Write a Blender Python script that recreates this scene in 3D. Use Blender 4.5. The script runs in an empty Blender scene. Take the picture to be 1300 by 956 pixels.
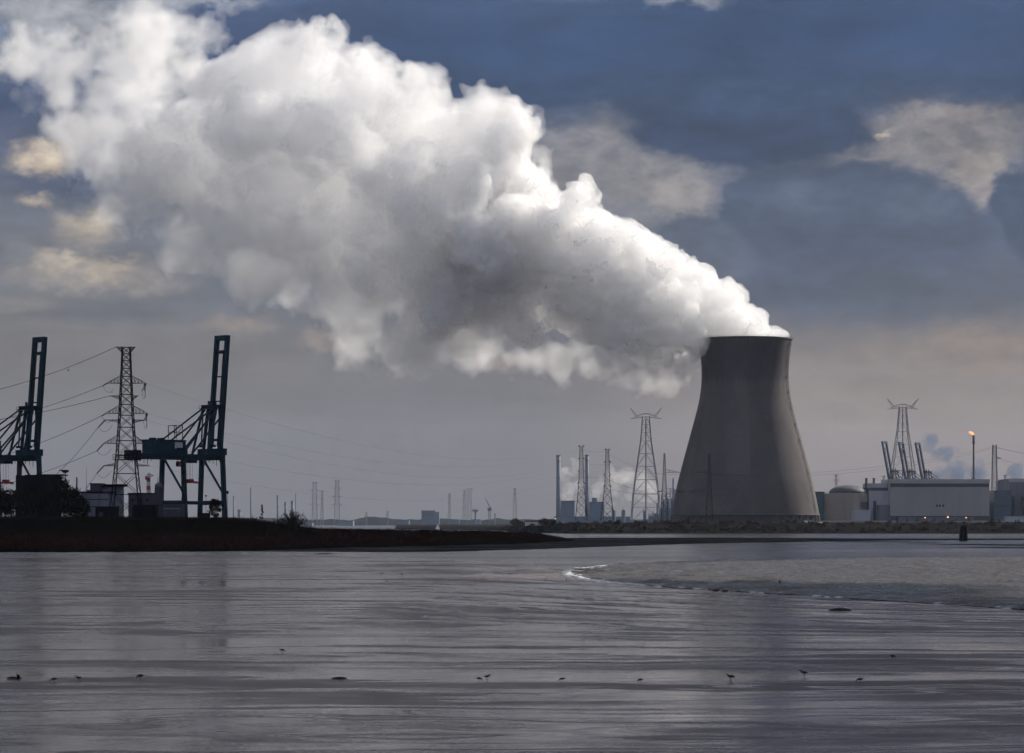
import bpy, math, random
import numpy as np
from mathutils import Vector, Matrix, Euler

random.seed(7)
rng = np.random.default_rng(11)
R = math.radians
scene = bpy.context.scene
COL = scene.collection

# ------------------------------------------------------------------ camera model
F, H, CX, HY = 3600.0, 10.0, 650.0, 662.0      # focal length in photo pixels, eye height, principal column, horizon row
def at(px, py, Y): return Vector(((px - CX) * Y / F, Y, H + (HY - py) * Y / F))
def wx(px, Y): return (px - CX) * Y / F
def wz(py, Y): return H + (HY - py) * Y / F
def dist(py, z=0.0): return (H - z) * F / (py - HY)
SUN_AZ, SUN_EL = R(54), R(33)

# ------------------------------------------------------------------ helpers
def lin(c):
    return tuple(((v / 255.0) / 12.92 if v / 255.0 <= 0.04045 else ((v / 255.0 + 0.055) / 1.055) ** 2.4) for v in c)

def tag(o, label=None, cat=None, group=None, kind=None):
    if label: o['label'] = label
    if cat: o['category'] = cat
    if group: o['group'] = group
    if kind: o['kind'] = kind
    return o

def thing(name, label, cat, loc=(0, 0, 0), rz=0.0, group=None):
    o = bpy.data.objects.new(name, None)
    o.empty_display_size = 1.0
    COL.objects.link(o)
    o.location = loc
    o.rotation_euler = (0, 0, rz)
    return tag(o, label, cat, group)

def kids(o): return [c for c in list(bpy.data.objects) if c.parent is o]

def copy_tree(o, parent=None):
    c = o.copy()
    COL.objects.link(c)
    c.parent = parent
    for ch in kids(o):
        copy_tree(ch, c)
    return c

def relabel(o, label, cat=None, group=None):
    o['label'] = label
    if cat: o['category'] = cat
    if group: o['group'] = group
    return o

_ico = {}
def ico(sub):
    if sub not in _ico:
        import bmesh
        bm = bmesh.new()
        bmesh.ops.create_icosphere(bm, subdivisions=sub, radius=1.0)
        bm.verts.ensure_lookup_table()
        _ico[sub] = (np.array([v.co[:] for v in bm.verts]), [tuple(v.index for v in f.verts) for f in bm.faces])
        bm.free()
    return _ico[sub]

class MB:
    def __init__(self): self.v, self.f = [], []
    def add(self, vs, fs):
        b = len(self.v)
        self.v.extend(tuple(p) for p in vs)
        self.f.extend(tuple(i + b for i in f) for f in fs)
        return self
    def box(self, x0, x1, y0, y1, z0, z1, ch=0.0):
        if ch <= 0:
            vs = [(x, y, z) for z in (z0, z1) for (x, y) in ((x0, y0), (x1, y0), (x1, y1), (x0, y1))]
            return self.add(vs, [(3, 2, 1, 0), (4, 5, 6, 7), (0, 1, 5, 4), (1, 2, 6, 5), (2, 3, 7, 6), (3, 0, 4, 7)])
        p = [(x0 + ch, y0), (x1 - ch, y0), (x1, y0 + ch), (x1, y1 - ch), (x1 - ch, y1), (x0 + ch, y1), (x0, y1 - ch), (x0, y0 + ch)]
        return self.prism(p, z0, z1)
    def prism(self, pts, z0, z1):
        n = len(pts)
        vs = [(x, y, z0) for x, y in pts] + [(x, y, z1) for x, y in pts]
        fs = [tuple(range(n - 1, -1, -1)), tuple(range(n, 2 * n))]
        fs += [(i, (i + 1) % n, n + (i + 1) % n, n + i) for i in range(n)]
        return self.add(vs, fs)
    def prism_xz(self, pts, y0, y1):
        n = len(pts)
        vs = [(x, y0, z) for x, z in pts] + [(x, y1, z) for x, z in pts]
        fs = [tuple(range(n)), tuple(range(2 * n - 1, n - 1, -1))]
        fs += [((i + 1) % n, i, n + i, n + (i + 1) % n) for i in range(n)]
        return self.add(vs, fs)
    def tube(self, p, q, r0, r1=None, n=6, rot=0.0):
        if r1 is None: r1 = r0
        p, q = Vector(p), Vector(q)
        d = (q - p)
        if d.length < 1e-6: return self
        d.normalize()
        a = Vector((0, 0, 1)) if abs(d.z) < 0.95 else Vector((0, 1, 0))
        u = d.cross(a).normalized()
        w = d.cross(u).normalized()
        vs = []
        for c, r in ((p, r0), (q, r1)):
            for i in range(n):
                t = 2 * math.pi * (i + 0.5) / n + rot
                vs.append(c + u * (r * math.cos(t)) + w * (r * math.sin(t)))
        fs = [(i, (i + 1) % n, n + (i + 1) % n, n + i) for i in range(n)]
        fs += [tuple(range(n - 1, -1, -1)), tuple(range(n, 2 * n))]
        return self.add(vs, fs)
    def beam(self, p, q, w):                       # square bar of side w
        return self.tube(p, q, w * 0.7071, n=4)
    def plate(self, p, q, w, h):                   # rectangular bar: w sideways, h in the vertical plane
        p, q = Vector(p), Vector(q)
        d = (q - p).normalized()
        a = Vector((0, 0, 1)) if abs(d.z) < 0.9 else Vector((1, 0, 0))
        u = d.cross(a).normalized()
        v = u.cross(d).normalized()
        vs = []
        for c in (p, q):
            for s, t in ((-1, -1), (1, -1), (1, 1), (-1, 1)):
                vs.append(c + u * (s * w / 2) + v * (t * h / 2))
        return self.add(vs, [(3, 2, 1, 0), (4, 5, 6, 7), (0, 1, 5, 4), (1, 2, 6, 5), (2, 3, 7, 6), (3, 0, 4, 7)])
    def path(self, pts, r, n=5):
        pts = [Vector(p) for p in pts]
        rr = r if isinstance(r, (list, tuple)) else [r] * len(pts)
        b = len(self.v)
        for k, p in enumerate(pts):
            d = (pts[min(k + 1, len(pts) - 1)] - pts[max(k - 1, 0)]).normalized()
            a = Vector((0, 0, 1)) if abs(d.z) < 0.95 else Vector((0, 1, 0))
            u = d.cross(a).normalized(); w = d.cross(u).normalized()
            for i in range(n):
                t = 2 * math.pi * i / n
                self.v.append(tuple(p + u * (rr[k] * math.cos(t)) + w * (rr[k] * math.sin(t))))
        for k in range(len(pts) - 1):
            for i in range(n):
                j = (i + 1) % n
                self.f.append((b + k * n + i, b + k * n + j, b + (k + 1) * n + j, b + (k + 1) * n + i))
        self.f.append(tuple(b + i for i in range(n - 1, -1, -1)))
        e = b + (len(pts) - 1) * n
        self.f.append(tuple(e + i for i in range(n)))
        return self
    def lathe(self, prof, n=32, c=(0, 0, 0), cap=True):
        b = len(self.v)
        for r, z in prof:
            for i in range(n):
                t = 2 * math.pi * i / n
                self.v.append((c[0] + r * math.cos(t), c[1] + r * math.sin(t), c[2] + z))
        for k in range(len(prof) - 1):
            for i in range(n):
                j = (i + 1) % n
                self.f.append((b + k * n + i, b + k * n + j, b + (k + 1) * n + j, b + (k + 1) * n + i))
        if cap:
            self.f.append(tuple(b + i for i in range(n - 1, -1, -1)))
            e = b + (len(prof) - 1) * n
            self.f.append(tuple(e + i for i in range(n)))
        return self
    def ball(self, c, r, sub=2, sc=(1, 1, 1)):
        vs, fs = ico(sub)
        return self.add([(c[0] + r * sc[0] * x, c[1] + r * sc[1] * y, c[2] + r * sc[2] * z) for x, y, z in vs], fs)
    def build(self, name, m, parent=None, smooth=False, loc=None):
        me = bpy.data.meshes.new(name)
        me.from_pydata(self.v, [], self.f)
        me.materials.append(m)
        if smooth:
            me.polygons.foreach_set('use_smooth', [True] * len(me.polygons))
        me.update()
        o = bpy.data.objects.new(name, me)
        COL.objects.link(o)
        if parent is not None: o.parent = parent
        if loc is not None: o.location = loc
        return o

def mesh_np(name, verts, quads, m, parent=None, smooth=False):
    me = bpy.data.meshes.new(name)
    nv, nq = len(verts), len(quads)
    k = quads.shape[1]
    me.vertices.add(nv)
    me.vertices.foreach_set('co', np.ascontiguousarray(verts, dtype=np.float32).ravel())
    me.loops.add(nq * k)
    me.loops.foreach_set('vertex_index', np.ascontiguousarray(quads, dtype=np.int32).ravel())
    me.polygons.add(nq)
    me.polygons.foreach_set('loop_start', np.arange(0, nq * k, k, dtype=np.int32))
    me.polygons.foreach_set('loop_total', np.full(nq, k, dtype=np.int32))
    if smooth: me.polygons.foreach_set('use_smooth', np.ones(nq, dtype=bool))
    me.materials.append(m)
    me.update(calc_edges=True)
    me.validate()
    o = bpy.data.objects.new(name, me)
    COL.objects.link(o)
    if parent is not None: o.parent = parent
    return o

# ------------------------------------------------------------------ node helper
class NT:
    def __init__(self, tree): self.t = tree; self.n = tree.nodes; self.l = tree.links
    def set(self, sock, v):
        if isinstance(v, bpy.types.NodeSocket): self.l.new(v, sock)
        elif v is not None:
            if hasattr(sock, 'default_value'):
                try: sock.default_value = v
                except Exception:
                    sock.default_value = (*v, 1.0)
    def math(self, op, a, b=None, c=None, clamp=False):
        n = self.n.new('ShaderNodeMath'); n.operation = op; n.use_clamp = clamp
        self.set(n.inputs[0], a)
        if b is not None: self.set(n.inputs[1], b)
        if c is not None: self.set(n.inputs[2], c)
        return n.outputs[0]
    def vmath(self, op, a, b=None, s=None):
        n = self.n.new('ShaderNodeVectorMath'); n.operation = op
        self.set(n.inputs[0], a)
        if b is not None: self.set(n.inputs[1], b)
        if s is not None: self.set(n.inputs['Scale'], s)
        return n.outputs['Value'] if op in ('LENGTH', 'DOT_PRODUCT', 'DISTANCE') else n.outputs[0]
    def xyz(self, x=0.0, y=0.0, z=0.0):
        n = self.n.new('ShaderNodeCombineXYZ')
        self.set(n.inputs[0], x); self.set(n.inputs[1], y); self.set(n.inputs[2], z)
        return n.outputs[0]
    def sep(self, v):
        n = self.n.new('ShaderNodeSeparateXYZ'); self.set(n.inputs[0], v); return n.outputs
    def noise(self, vec, scale=1.0, detail=4.0, rough=0.55, dist=0.0, col=False, lac=2.0):
        n = self.n.new('ShaderNodeTexNoise')
        self.set(n.inputs['Vector'], vec)
        n.inputs['Scale'].default_value = scale; n.inputs['Detail'].default_value = detail
        n.inputs['Roughness'].default_value = rough; n.inputs['Distortion'].default_value = dist
        n.inputs['Lacunarity'].default_value = lac
        return n.outputs['Color'] if col else n.outputs['Fac']
    def ss(self, v, a, b, o0=0.0, o1=1.0, mode='SMOOTHSTEP'):
        n = self.n.new('ShaderNodeMapRange'); n.interpolation_type = mode
        self.set(n.inputs[0], v)
        for i, x in zip((1, 2, 3, 4), (a, b, o0, o1)): self.set(n.inputs[i], x)
        return n.outputs[0]
    def mix(self, fac, a, b, blend='MIX'):
        n = self.n.new('ShaderNodeMix'); n.data_type = 'RGBA'; n.blend_type = blend
        self.set(n.inputs[0], fac)
        for i, x in ((6, a), (7, b)):
            if isinstance(x, bpy.types.NodeSocket): self.l.new(x, n.inputs[i])
            else: n.inputs[i].default_value = (*x[:3], 1.0)
        return n.outputs[2]
    def ramp(self, fac, stops, mode='LINEAR'):
        n = self.n.new('ShaderNodeValToRGB'); n.color_ramp.interpolation = mode
        e = n.color_ramp.elements
        e[0].position, e[0].color = stops[0][0], (*stops[0][1], 1)
        e[1].position, e[1].color = stops[1][0], (*stops[1][1], 1)
        for p, c in stops[2:]:
            k = e.new(p); k.color = (*c, 1)
        self.set(n.inputs[0], fac)
        return n.outputs[0]
    def bump(self, h, strength=0.3, distance=0.1, normal=None):
        n = self.n.new('ShaderNodeBump')
        n.inputs['Strength'].default_value = strength; n.inputs['Distance'].default_value = distance
        self.set(n.inputs['Height'], h)
        if normal is not None: self.set(n.inputs['Normal'], normal)
        return n.outputs[0]
    def pos(self):
        return self.n.new('ShaderNodeNewGeometry').outputs['Position']
    def obj(self):
        return self.n.new('ShaderNodeTexCoord').outputs['Object']

def new_mat(name):
    m = bpy.data.materials.new(name); m.use_nodes = True
    nt = NT(m.node_tree)
    b = m.node_tree.nodes['Principled BSDF']
    return m, nt, b

def paint(name, col, rough=0.6, var=0.25, scale=0.3, metal=0.0, bump=0.0, spec=0.3, streak=False):
    m, nt, b = new_mat(name)
    p = nt.obj()
    if streak: p = nt.vmath('MULTIPLY', p, (1.0, 1.0, 0.12))
    a = nt.noise(p, scale, 6, 0.6)
    c = nt.noise(p, scale * 7, 4, 0.6)
    f = nt.math('MULTIPLY', nt.math('ADD', a, nt.math('MULTIPLY', c, 0.5)), 0.66)
    dark = tuple(x * (1 - var) for x in col); lite = tuple(min(1, x * (1 + var)) for x in col)
    nt.set(b.inputs['Base Color'], nt.mix(nt.ss(f, 0.35, 0.65), dark, lite))
    nt.set(b.inputs['Roughness'], nt.ss(c, 0.3, 0.7, max(0.05, rough - 0.12), min(1, rough + 0.12)))
    b.inputs['Metallic'].default_value = metal
    b.inputs['Specular IOR Level'].default_value = spec
    if bump: nt.set(b.inputs['Normal'], nt.bump(c, bump, 0.05))
    return m

def emitter(name, col, strength):
    m = bpy.data.materials.new(name); m.use_nodes = True
    t = m.node_tree; t.nodes.clear()
    e = t.nodes.new('ShaderNodeEmission'); o = t.nodes.new('ShaderNodeOutputMaterial')
    e.inputs[0].default_value = (*col, 1); e.inputs[1].default_value = strength
    t.links.new(e.outputs[0], o.inputs[0])
    return m

def vapour(name, col, density, aniso=0.2, diffuse_mix=0.0):
    m = bpy.data.materials.new(name); m.use_nodes = True
    t = m.node_tree; t.nodes.clear()
    v = t.nodes.new('ShaderNodeVolumePrincipled'); o = t.nodes.new('ShaderNodeOutputMaterial')
    v.inputs['Color'].default_value = (*col, 1)
    v.inputs['Density'].default_value = density
    v.inputs['Density Attribute'].default_value = ''
    v.inputs['Anisotropy'].default_value = aniso
    t.links.new(v.outputs[0], o.inputs['Volume'])
    if diffuse_mix:                                   # diffuse surface added to sharpen the puffs' shading, share set by droplets
        a = t.nodes.new('ShaderNodeBsdfTransparent'); d_ = t.nodes.new('ShaderNodeBsdfDiffuse'); x = t.nodes.new('ShaderNodeMixShader')
        d_.inputs['Color'].default_value = (0.99, 0.99, 0.99, 1); x.inputs[0].default_value = diffuse_mix
        t.links.new(a.outputs[0], x.inputs[1]); t.links.new(d_.outputs[0], x.inputs[2]); t.links.new(x.outputs[0], o.inputs['Surface'])
    return m

M = {}
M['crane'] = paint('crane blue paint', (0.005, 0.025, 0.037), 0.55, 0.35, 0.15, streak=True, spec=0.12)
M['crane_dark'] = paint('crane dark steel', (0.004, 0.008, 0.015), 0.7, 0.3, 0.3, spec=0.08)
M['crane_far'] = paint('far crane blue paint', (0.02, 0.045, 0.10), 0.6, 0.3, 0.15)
M['pale_panel'] = paint('pale panel', (0.40, 0.42, 0.44), 0.5, 0.15, 0.5)
M['tower_trim'] = paint('tower trim concrete', (0.115, 0.108, 0.104), 0.8, 0.2, 0.2, spec=0.1)
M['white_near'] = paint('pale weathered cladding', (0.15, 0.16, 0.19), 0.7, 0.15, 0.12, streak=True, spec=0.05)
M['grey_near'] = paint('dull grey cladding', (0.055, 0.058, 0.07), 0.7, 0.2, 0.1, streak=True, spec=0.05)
M['red'] = paint('red paint', (0.28, 0.03, 0.02), 0.5, 0.3, 0.3)
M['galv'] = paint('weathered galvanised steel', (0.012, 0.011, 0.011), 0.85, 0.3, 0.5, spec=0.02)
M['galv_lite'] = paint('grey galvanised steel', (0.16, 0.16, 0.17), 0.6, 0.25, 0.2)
M['rust'] = paint('brown primed steel', (0.05, 0.036, 0.033), 0.85, 0.3, 0.4, spec=0.03)
M['cable'] = paint('conductor cable', (0.012, 0.012, 0.013), 0.8, 0.1, 0.2, spec=0.0)
M['glass_insul'] = paint('insulator glaze', (0.03, 0.025, 0.022), 0.35, 0.2, 1.0)
M['brick_dark'] = paint('dark cladding', (0.008, 0.008, 0.009), 0.9, 0.3, 0.1, spec=0.03)
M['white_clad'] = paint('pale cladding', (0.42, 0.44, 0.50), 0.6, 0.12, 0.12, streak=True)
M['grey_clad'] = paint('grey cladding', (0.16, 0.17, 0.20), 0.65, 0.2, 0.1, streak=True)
M['plant_clad'] = paint('hall cladding', (0.34, 0.33, 0.335), 0.6, 0.10, 0.03, streak=True)
M['plant_band'] = paint('hall parapet', (0.40, 0.39, 0.39), 0.6, 0.10, 0.03)
M['plant_dark'] = paint('dark louvre band', (0.09, 0.09, 0.10), 0.6, 0.2, 0.1)
M['beige'] = paint('beige concrete', (0.34, 0.31, 0.28), 0.75, 0.15, 0.04, streak=True)
M['dome'] = paint('dome concrete', (0.09, 0.095, 0.11), 0.7, 0.15, 0.05)
M['blue_clad'] = paint('blue grey cladding', (0.09, 0.13, 0.18), 0.6, 0.2, 0.05, streak=True)
M['chim_blue'] = paint('chimney concrete', (0.12, 0.15, 0.19), 0.7, 0.2, 0.05, streak=True)
M['timber'] = paint('tarred timber', (0.012, 0.010, 0.010), 0.8, 0.4, 0.8, streak=True)
M['bird'] = paint('dark plumage', (0.018, 0.015, 0.014), 0.8, 0.4, 8.0)
M['driftwood'] = paint('wet driftwood', (0.02, 0.016, 0.014), 0.6, 0.4, 2.0)
M['bark'] = paint('bark', (0.03, 0.024, 0.02), 0.85, 0.3, 1.0)
M['window'] = paint('dark window glass', (0.02, 0.025, 0.03), 0.15, 0.2, 0.5, spec=0.5)
M['sail'] = paint('white sailcloth', (0.75, 0.75, 0.74), 0.7, 0.05, 0.5)
M['white'] = paint('white paint', (0.72, 0.73, 0.75), 0.5, 0.08, 0.3)

def foliage(name, a, b, scale=0.4):
    m, nt, bs = new_mat(name)
    n = nt.noise(nt.obj(), scale, 5, 0.6)
    info = nt.n.new('ShaderNodeNewGeometry').outputs['Random Per Island']
    f = nt.math('ADD', nt.math('MULTIPLY', n, 0.7), nt.math('MULTIPLY', info, 0.5))
    nt.set(bs.inputs['Base Color'], nt.mix(nt.ss(f, 0.3, 0.85), a, b))
    bs.inputs['Roughness'].default_value = 0.8
    bs.inputs['Specular IOR Level'].default_value = 0.03
    return m
M['leaf_dark'] = foliage('dark foliage', (0.006, 0.006, 0.004), (0.02, 0.017, 0.009))
M['leaf_olive'] = foliage('bronze foliage', (0.028, 0.022, 0.013), (0.06, 0.045, 0.022))
M['leaf_autumn'] = foliage('autumn scrub', (0.012, 0.0105, 0.0085), (0.04, 0.025, 0.014), 0.05)
M['reed'] = foliage('reed stems', (0.010, 0.006, 0.004), (0.034, 0.016, 0.009), 0.08)

# ------------------------------------------------------------------ world: NISHITA sky behind a broken cloud deck
world = bpy.data.worlds.new('World'); scene.world = world; world.use_nodes = True
wt = NT(world.node_tree)
for n in list(wt.n): wt.n.remove(n)
d = wt.n.new('ShaderNodeTexCoord').outputs['Generated']
dx, dy, dz = wt.sep(d)
az = wt.math('ARCTAN2', dx, dy)
el = wt.math('ARCSINE', dz)
u0 = wt.math('MULTIPLY_ADD', az, F / 100, CX / 100)         # cloud map: hundredths of a degree-like units of azimuth
v0 = wt.math('MULTIPLY', el, F / 100)                       # and of elevation
nv = wt.vmath('MULTIPLY', d, (36.0, 36.0, 60.0))
nA = wt.noise(nv, 0.55, 6, 0.55, 0.3, col=True)
nB = wt.noise(nv, 2.4, 8, 0.62, 0.0, col=True)
nC = wt.noise(nv, 1.1, 7, 0.6, 0.5)
nD = wt.noise(nv, 3.2, 5, 0.6)
wA = wt.vmath('SUBTRACT', nA, (0.5, 0.5, 0.5))
wB = wt.vmath('SUBTRACT', nB, (0.5, 0.5, 0.5))
P0 = wt.xyz(u0, v0, 0.0)
Psoft = wt.vmath('ADD', P0, wt.vmath('MULTIPLY', wA, (1.0, 0.55, 0.0)))
Pcr = wt.vmath('ADD', Psoft, wt.vmath('MULTIPLY', wB, (0.62, 0.55, 0.0)))
us, vs_, _ = wt.sep(Psoft)
def L(*c): return lin(c)
VM = 9.0
def vramp(stops): return wt.ramp(wt.math('DIVIDE', vs_, VM, clamp=True), [(v / VM, L(*c)) for v, c in stops])
rightc = vramp([(0.0, (112, 104, 108)), (0.6, (124, 112, 110)), (1.5, (136, 122, 114)), (2.2, (116, 107, 107)), (2.8, (84, 87, 104)),
                (3.6, (80, 90, 118)), (4.5, (64, 77, 107)), (5.2, (54, 70, 103)), (6.2, (52, 73, 110)), (7.5, (80, 98, 130)), (9.0, (120, 126, 140))])
leftc = vramp([(0.0, (91, 87, 90)), (1.0, (93, 89, 91)), (2.2, (107, 101, 100)), (3.0, (106, 107, 115)), (4.0, (104, 108, 122)),
               (5.0, (76, 85, 113)), (6.0, (66, 81, 115)), (7.5, (90, 104, 134)), (9.0, (124, 130, 142))])
midc = vramp([(0.0, (92, 88, 91)), (1.0, (95, 89, 91)), (2.0, (97, 93, 97)), (3.0, (97, 101, 116)), (4.0, (92, 102, 124)),
              (5.0, (54, 72, 106)), (6.0, (54, 76, 114)), (7.5, (86, 102, 134)), (9.0, (122, 128, 142))])
c = wt.mix(wt.ss(us, 2.0, 5.5), leftc, midc)
c = wt.mix(wt.ss(us, 6.2, 10.0), c, rightc)
BLOBS = [
 # px, py, rx, ry, colour, inner radius, softness (outer minus inner), strength
 (560, 150, 200, 90, (51, 69, 103), 0.3, 0.9, 0.8),
 (785, 220, 170, 84, (136, 133, 136), 0.45, 0.75, 0.95),
 (860, 255, 60, 30, (160, 153, 149), 0.3, 0.9, 0.7),
 (760, 172, 110, 14, (150, 146, 148), 0.2, 0.9, 0.5),
 (1158, 182, 185, 64, (138, 132, 133), 0.45, 0.75, 0.95),
 (1200, 150, 90, 16, (156, 149, 148), 0.2, 0.9, 0.6),
 (1245, 232, 60, 50, (158, 149, 144), 0.4, 0.6, 0.9),
 (955, 158, 180, 66, (50, 64, 95), 0.72, 0.30, 1.0),
 (760, 110, 150, 24, (47, 62, 94), 0.1, 1.0, 0.7),
 (1020, 118, 330, 34, (55, 72, 104), 0.4, 0.7, 0.9),
 (1085, 300, 168, 98, (70, 80, 106), 0.86, 0.22, 1.0),
 (985, 262, 70, 50, (68, 79, 104), 0.85, 0.18, 1.0),
 (1010, 255, 55, 30, (84, 93, 116), 0.3, 0.7, 0.7),
 (1165, 262, 60, 36, (83, 92, 115), 0.4, 0.6, 0.7),
 (1305, 285, 52, 62, (58, 70, 97), 0.75, 0.35, 1.0),
 (885, 335, 95, 66, (80, 88, 108), 0.82, 0.22, 0.95),
 (1150, 378, 230, 58, (72, 79, 100), 0.3, 0.8, 0.9),
 (980, 370, 120, 30, (66, 76, 100), 0.3, 0.8, 0.6),
 (1112, 176, 20, 9, (200, 186, 172), 0.2, 0.9, 0.8),
 (872, 0, 58, 24, (168, 172, 182), 0.3, 0.8, 0.9),
 (740, -4, 70, 18, (104, 118, 150), 0.1, 1.0, 0.7),
 (1235, 446, 170, 40, (138, 121, 110), 0.1, 1.0, 0.9),
 (70, 60, 200, 74, (160, 163, 172), 0.5, 0.6, 0.95),
 (60, 35, 90, 34, (188, 189, 194), 0.3, 0.8, 0.8),
 (190, 75, 78, 76, (208, 207, 209), 0.5, 0.55, 0.95),
 (255, 6, 120, 22, (172, 174, 184), 0.4, 0.6, 0.9),
 (5, 60, 20, 34, (112, 130, 160), 0.3, 0.8, 0.7),
 (15, 128, 58, 34, (72, 87, 122), 0.6, 0.5, 0.95),
 (115, 126, 44, 24, (72, 87, 122), 0.6, 0.5, 0.95),
 (285, 68, 40, 58, (67, 85, 122), 0.6, 0.5, 0.95),
 (85, 238, 80, 30, (76, 86, 114), 0.4, 0.8, 0.85),
 (170, 175, 95, 66, (172, 173, 180), 0.4, 0.7, 0.85),
 (54, 204, 42, 26, (206, 188, 166), 0.30, 0.95, 0.87),
 (72, 196, 20, 14, (226, 210, 188), 0.15, 1.15, 0.74),
 (112, 170, 12, 18, (176, 166, 158), 0.10, 1.25, 0.64),
 (44, 262, 24, 13, (190, 174, 156), 0.15, 1.15, 0.78),
 (102, 298, 50, 32, (176, 164, 150), 0.20, 1.10, 0.83),
 (112, 288, 28, 16, (204, 189, 168), 0.15, 1.15, 0.74),
 (30, 330, 70, 24, (122, 120, 124), 0.15, 1.15, 0.64),
 (120, 356, 112, 26, (160, 150, 142), 0.30, 0.95, 0.83),
 (78, 340, 48, 15, (202, 187, 166), 0.20, 1.05, 0.83),
 (145, 346, 40, 18, (194, 179, 160), 0.20, 1.05, 0.83),
 (215, 364, 46, 12, (166, 157, 148), 0.15, 1.15, 0.64),
 (150, 402, 130, 18, (90, 93, 105), 0.10, 1.35, 0.64),
 (40, 392, 60, 16, (128, 121, 118), 0.10, 1.25, 0.55),
 (250, 340, 66, 22, (150, 146, 147), 0.15, 1.15, 0.55),
 (390, 305, 22, 34, (200, 184, 164), 0.15, 1.15, 0.64),
 (312, 414, 44, 20, (148, 134, 126), 0.20, 1.05, 0.78),
 (402, 430, 24, 14, (150, 135, 127), 0.15, 1.15, 0.74),
 (310, 372, 110, 30, (94, 99, 113), 0.15, 1.25, 0.69),
 (640, 466, 60, 10, (134, 116, 113), 0.1, 1.0, 0.7),
]
shade = wt.math('ADD', wt.ss(nC, 0.3, 0.7, 0.84, 1.12, 'LINEAR'), wt.ss(nD, 0.3, 0.7, -0.09, 0.09, 'LINEAR'))
breakup = wt.ss(wt.math('ADD', wt.math('MULTIPLY', nD, 0.6), wt.math('MULTIPLY', wt.noise(nv, 6.5, 5, 0.6), 0.4)), 0.34, 0.58, 0.72, 1.0)
for px, py, rx, ry, colr, r0, so, st in BLOBS:
    q = wt.vmath('MULTIPLY', wt.vmath('SUBTRACT', Pcr, (px / 100, (HY - py) / 100, 0)), (100 / rx, 100 / ry, 0))
    l = wt.vmath('LENGTH', q)
    msk = wt.ss(l, r0 + so, r0, 0.0, st)
    if so > 0.45: msk = wt.math('MULTIPLY', msk, breakup)
    cc = wt.mix(1.0, L(*colr), shade, 'MULTIPLY')
    c = wt.mix(msk, c, cc)
nE = wt.noise(wt.vmath('MULTIPLY', d, (26.0, 26.0, 95.0)), 0.7, 8, 0.62, 0.4)
fine = wt.math('ADD', wt.ss(nE, 0.3, 0.7, 0.74, 1.26, 'LINEAR'), wt.ss(nD, 0.25, 0.75, -0.06, 0.06, 'LINEAR'))
lowfade = wt.ss(v0, 0.3, 2.5)
fine = wt.math('ADD', 1.0, wt.math('MULTIPLY', wt.math('SUBTRACT', fine, 1.0), wt.math('ADD', wt.math('MULTIPLY', lowfade, 0.8), 0.2)))
c = wt.mix(1.0, c, fine, 'MULTIPLY')
sky = wt.n.new('ShaderNodeTexSky'); sky.sky_type = 'NISHITA'; sky.sun_disc = False
sky.sun_elevation = SUN_EL; sky.sun_rotation = SUN_AZ
bg = wt.n.new('ShaderNodeBackground'); bg.inputs['Strength'].default_value = 0.1
# the clouds opposite the sun are front-lit and so brighter than those we look at against the light
c10 = wt.vmath('SCALE', c, s=wt.ss(dy, 0.35, -0.6, 6.7, 19.0))
wt.set(bg.inputs['Color'], wt.mix(0.96, sky.outputs[0], c10))
wo = wt.n.new('ShaderNodeOutputWorld'); wt.l.new(bg.outputs[0], wo.inputs[0])

sun_d = bpy.data.lights.new('sun', 'SUN'); sun_d.energy = 5.0; sun_d.angle = R(0.5); sun_d.color = (1.0, 0.93, 0.84)
sun = bpy.data.objects.new('sun', sun_d); COL.objects.link(sun)
to_sun = Vector((math.sin(SUN_AZ) * math.cos(SUN_EL), math.cos(SUN_AZ) * math.cos(SUN_EL), math.sin(SUN_EL)))
sun.rotation_euler = to_sun.to_track_quat('Z', 'Y').to_euler()
sun.location = (0, 0, 300)

# ------------------------------------------------------------------ camera
cam_d = bpy.data.cameras.new('camera'); cam = bpy.data.objects.new('camera', cam_d); COL.objects.link(cam)
cam_d.sensor_fit = 'HORIZONTAL'; cam_d.sensor_width = 36.0; cam_d.lens = F / 1300.0 * 36.0
cam_d.shift_y = (HY - 478.0) / 1300.0
cam.location = (0, 0, H); cam.rotation_euler = (R(90), 0, 0)
cam_d.clip_start = 1.0; cam_d.clip_end = 60000.0
scene.camera = cam

# ------------------------------------------------------------------ implicit vapour bodies: spheres + noise -> surface nets
def perlin(p, size, seed):
    """gradient noise at points p (n,3), lattice turned at random so that nothing lines up with the grid"""
    r = np.random.default_rng(seed)
    qm, _ = np.linalg.qr(r.normal(size=(3, 3)))
    q = (p @ qm.astype(np.float32)) / size + r.uniform(0, 50, 3).astype(np.float32)
    g = r.normal(size=(48, 48, 48, 3)).astype(np.float32); g /= np.linalg.norm(g, axis=-1, keepdims=True)
    i0 = np.floor(q).astype(np.int32); f = q - i0
    w = f * f * f * (f * (f * 6 - 15) + 10)
    out = np.zeros(len(q), np.float32)
    for a in (0, 1):
        for b in (0, 1):
            for c in (0, 1):
                gr = g[(i0[:, 0] + a) % 48, (i0[:, 1] + b) % 48, (i0[:, 2] + c) % 48]
                dt = gr[:, 0] * (f[:, 0] - a) + gr[:, 1] * (f[:, 1] - b) + gr[:, 2] * (f[:, 2] - c)
                out += dt * (w[:, 0] if a else 1 - w[:, 0]) * (w[:, 1] if b else 1 - w[:, 1]) * (w[:, 2] if c else 1 - w[:, 2])
    return out * 1.6

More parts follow.
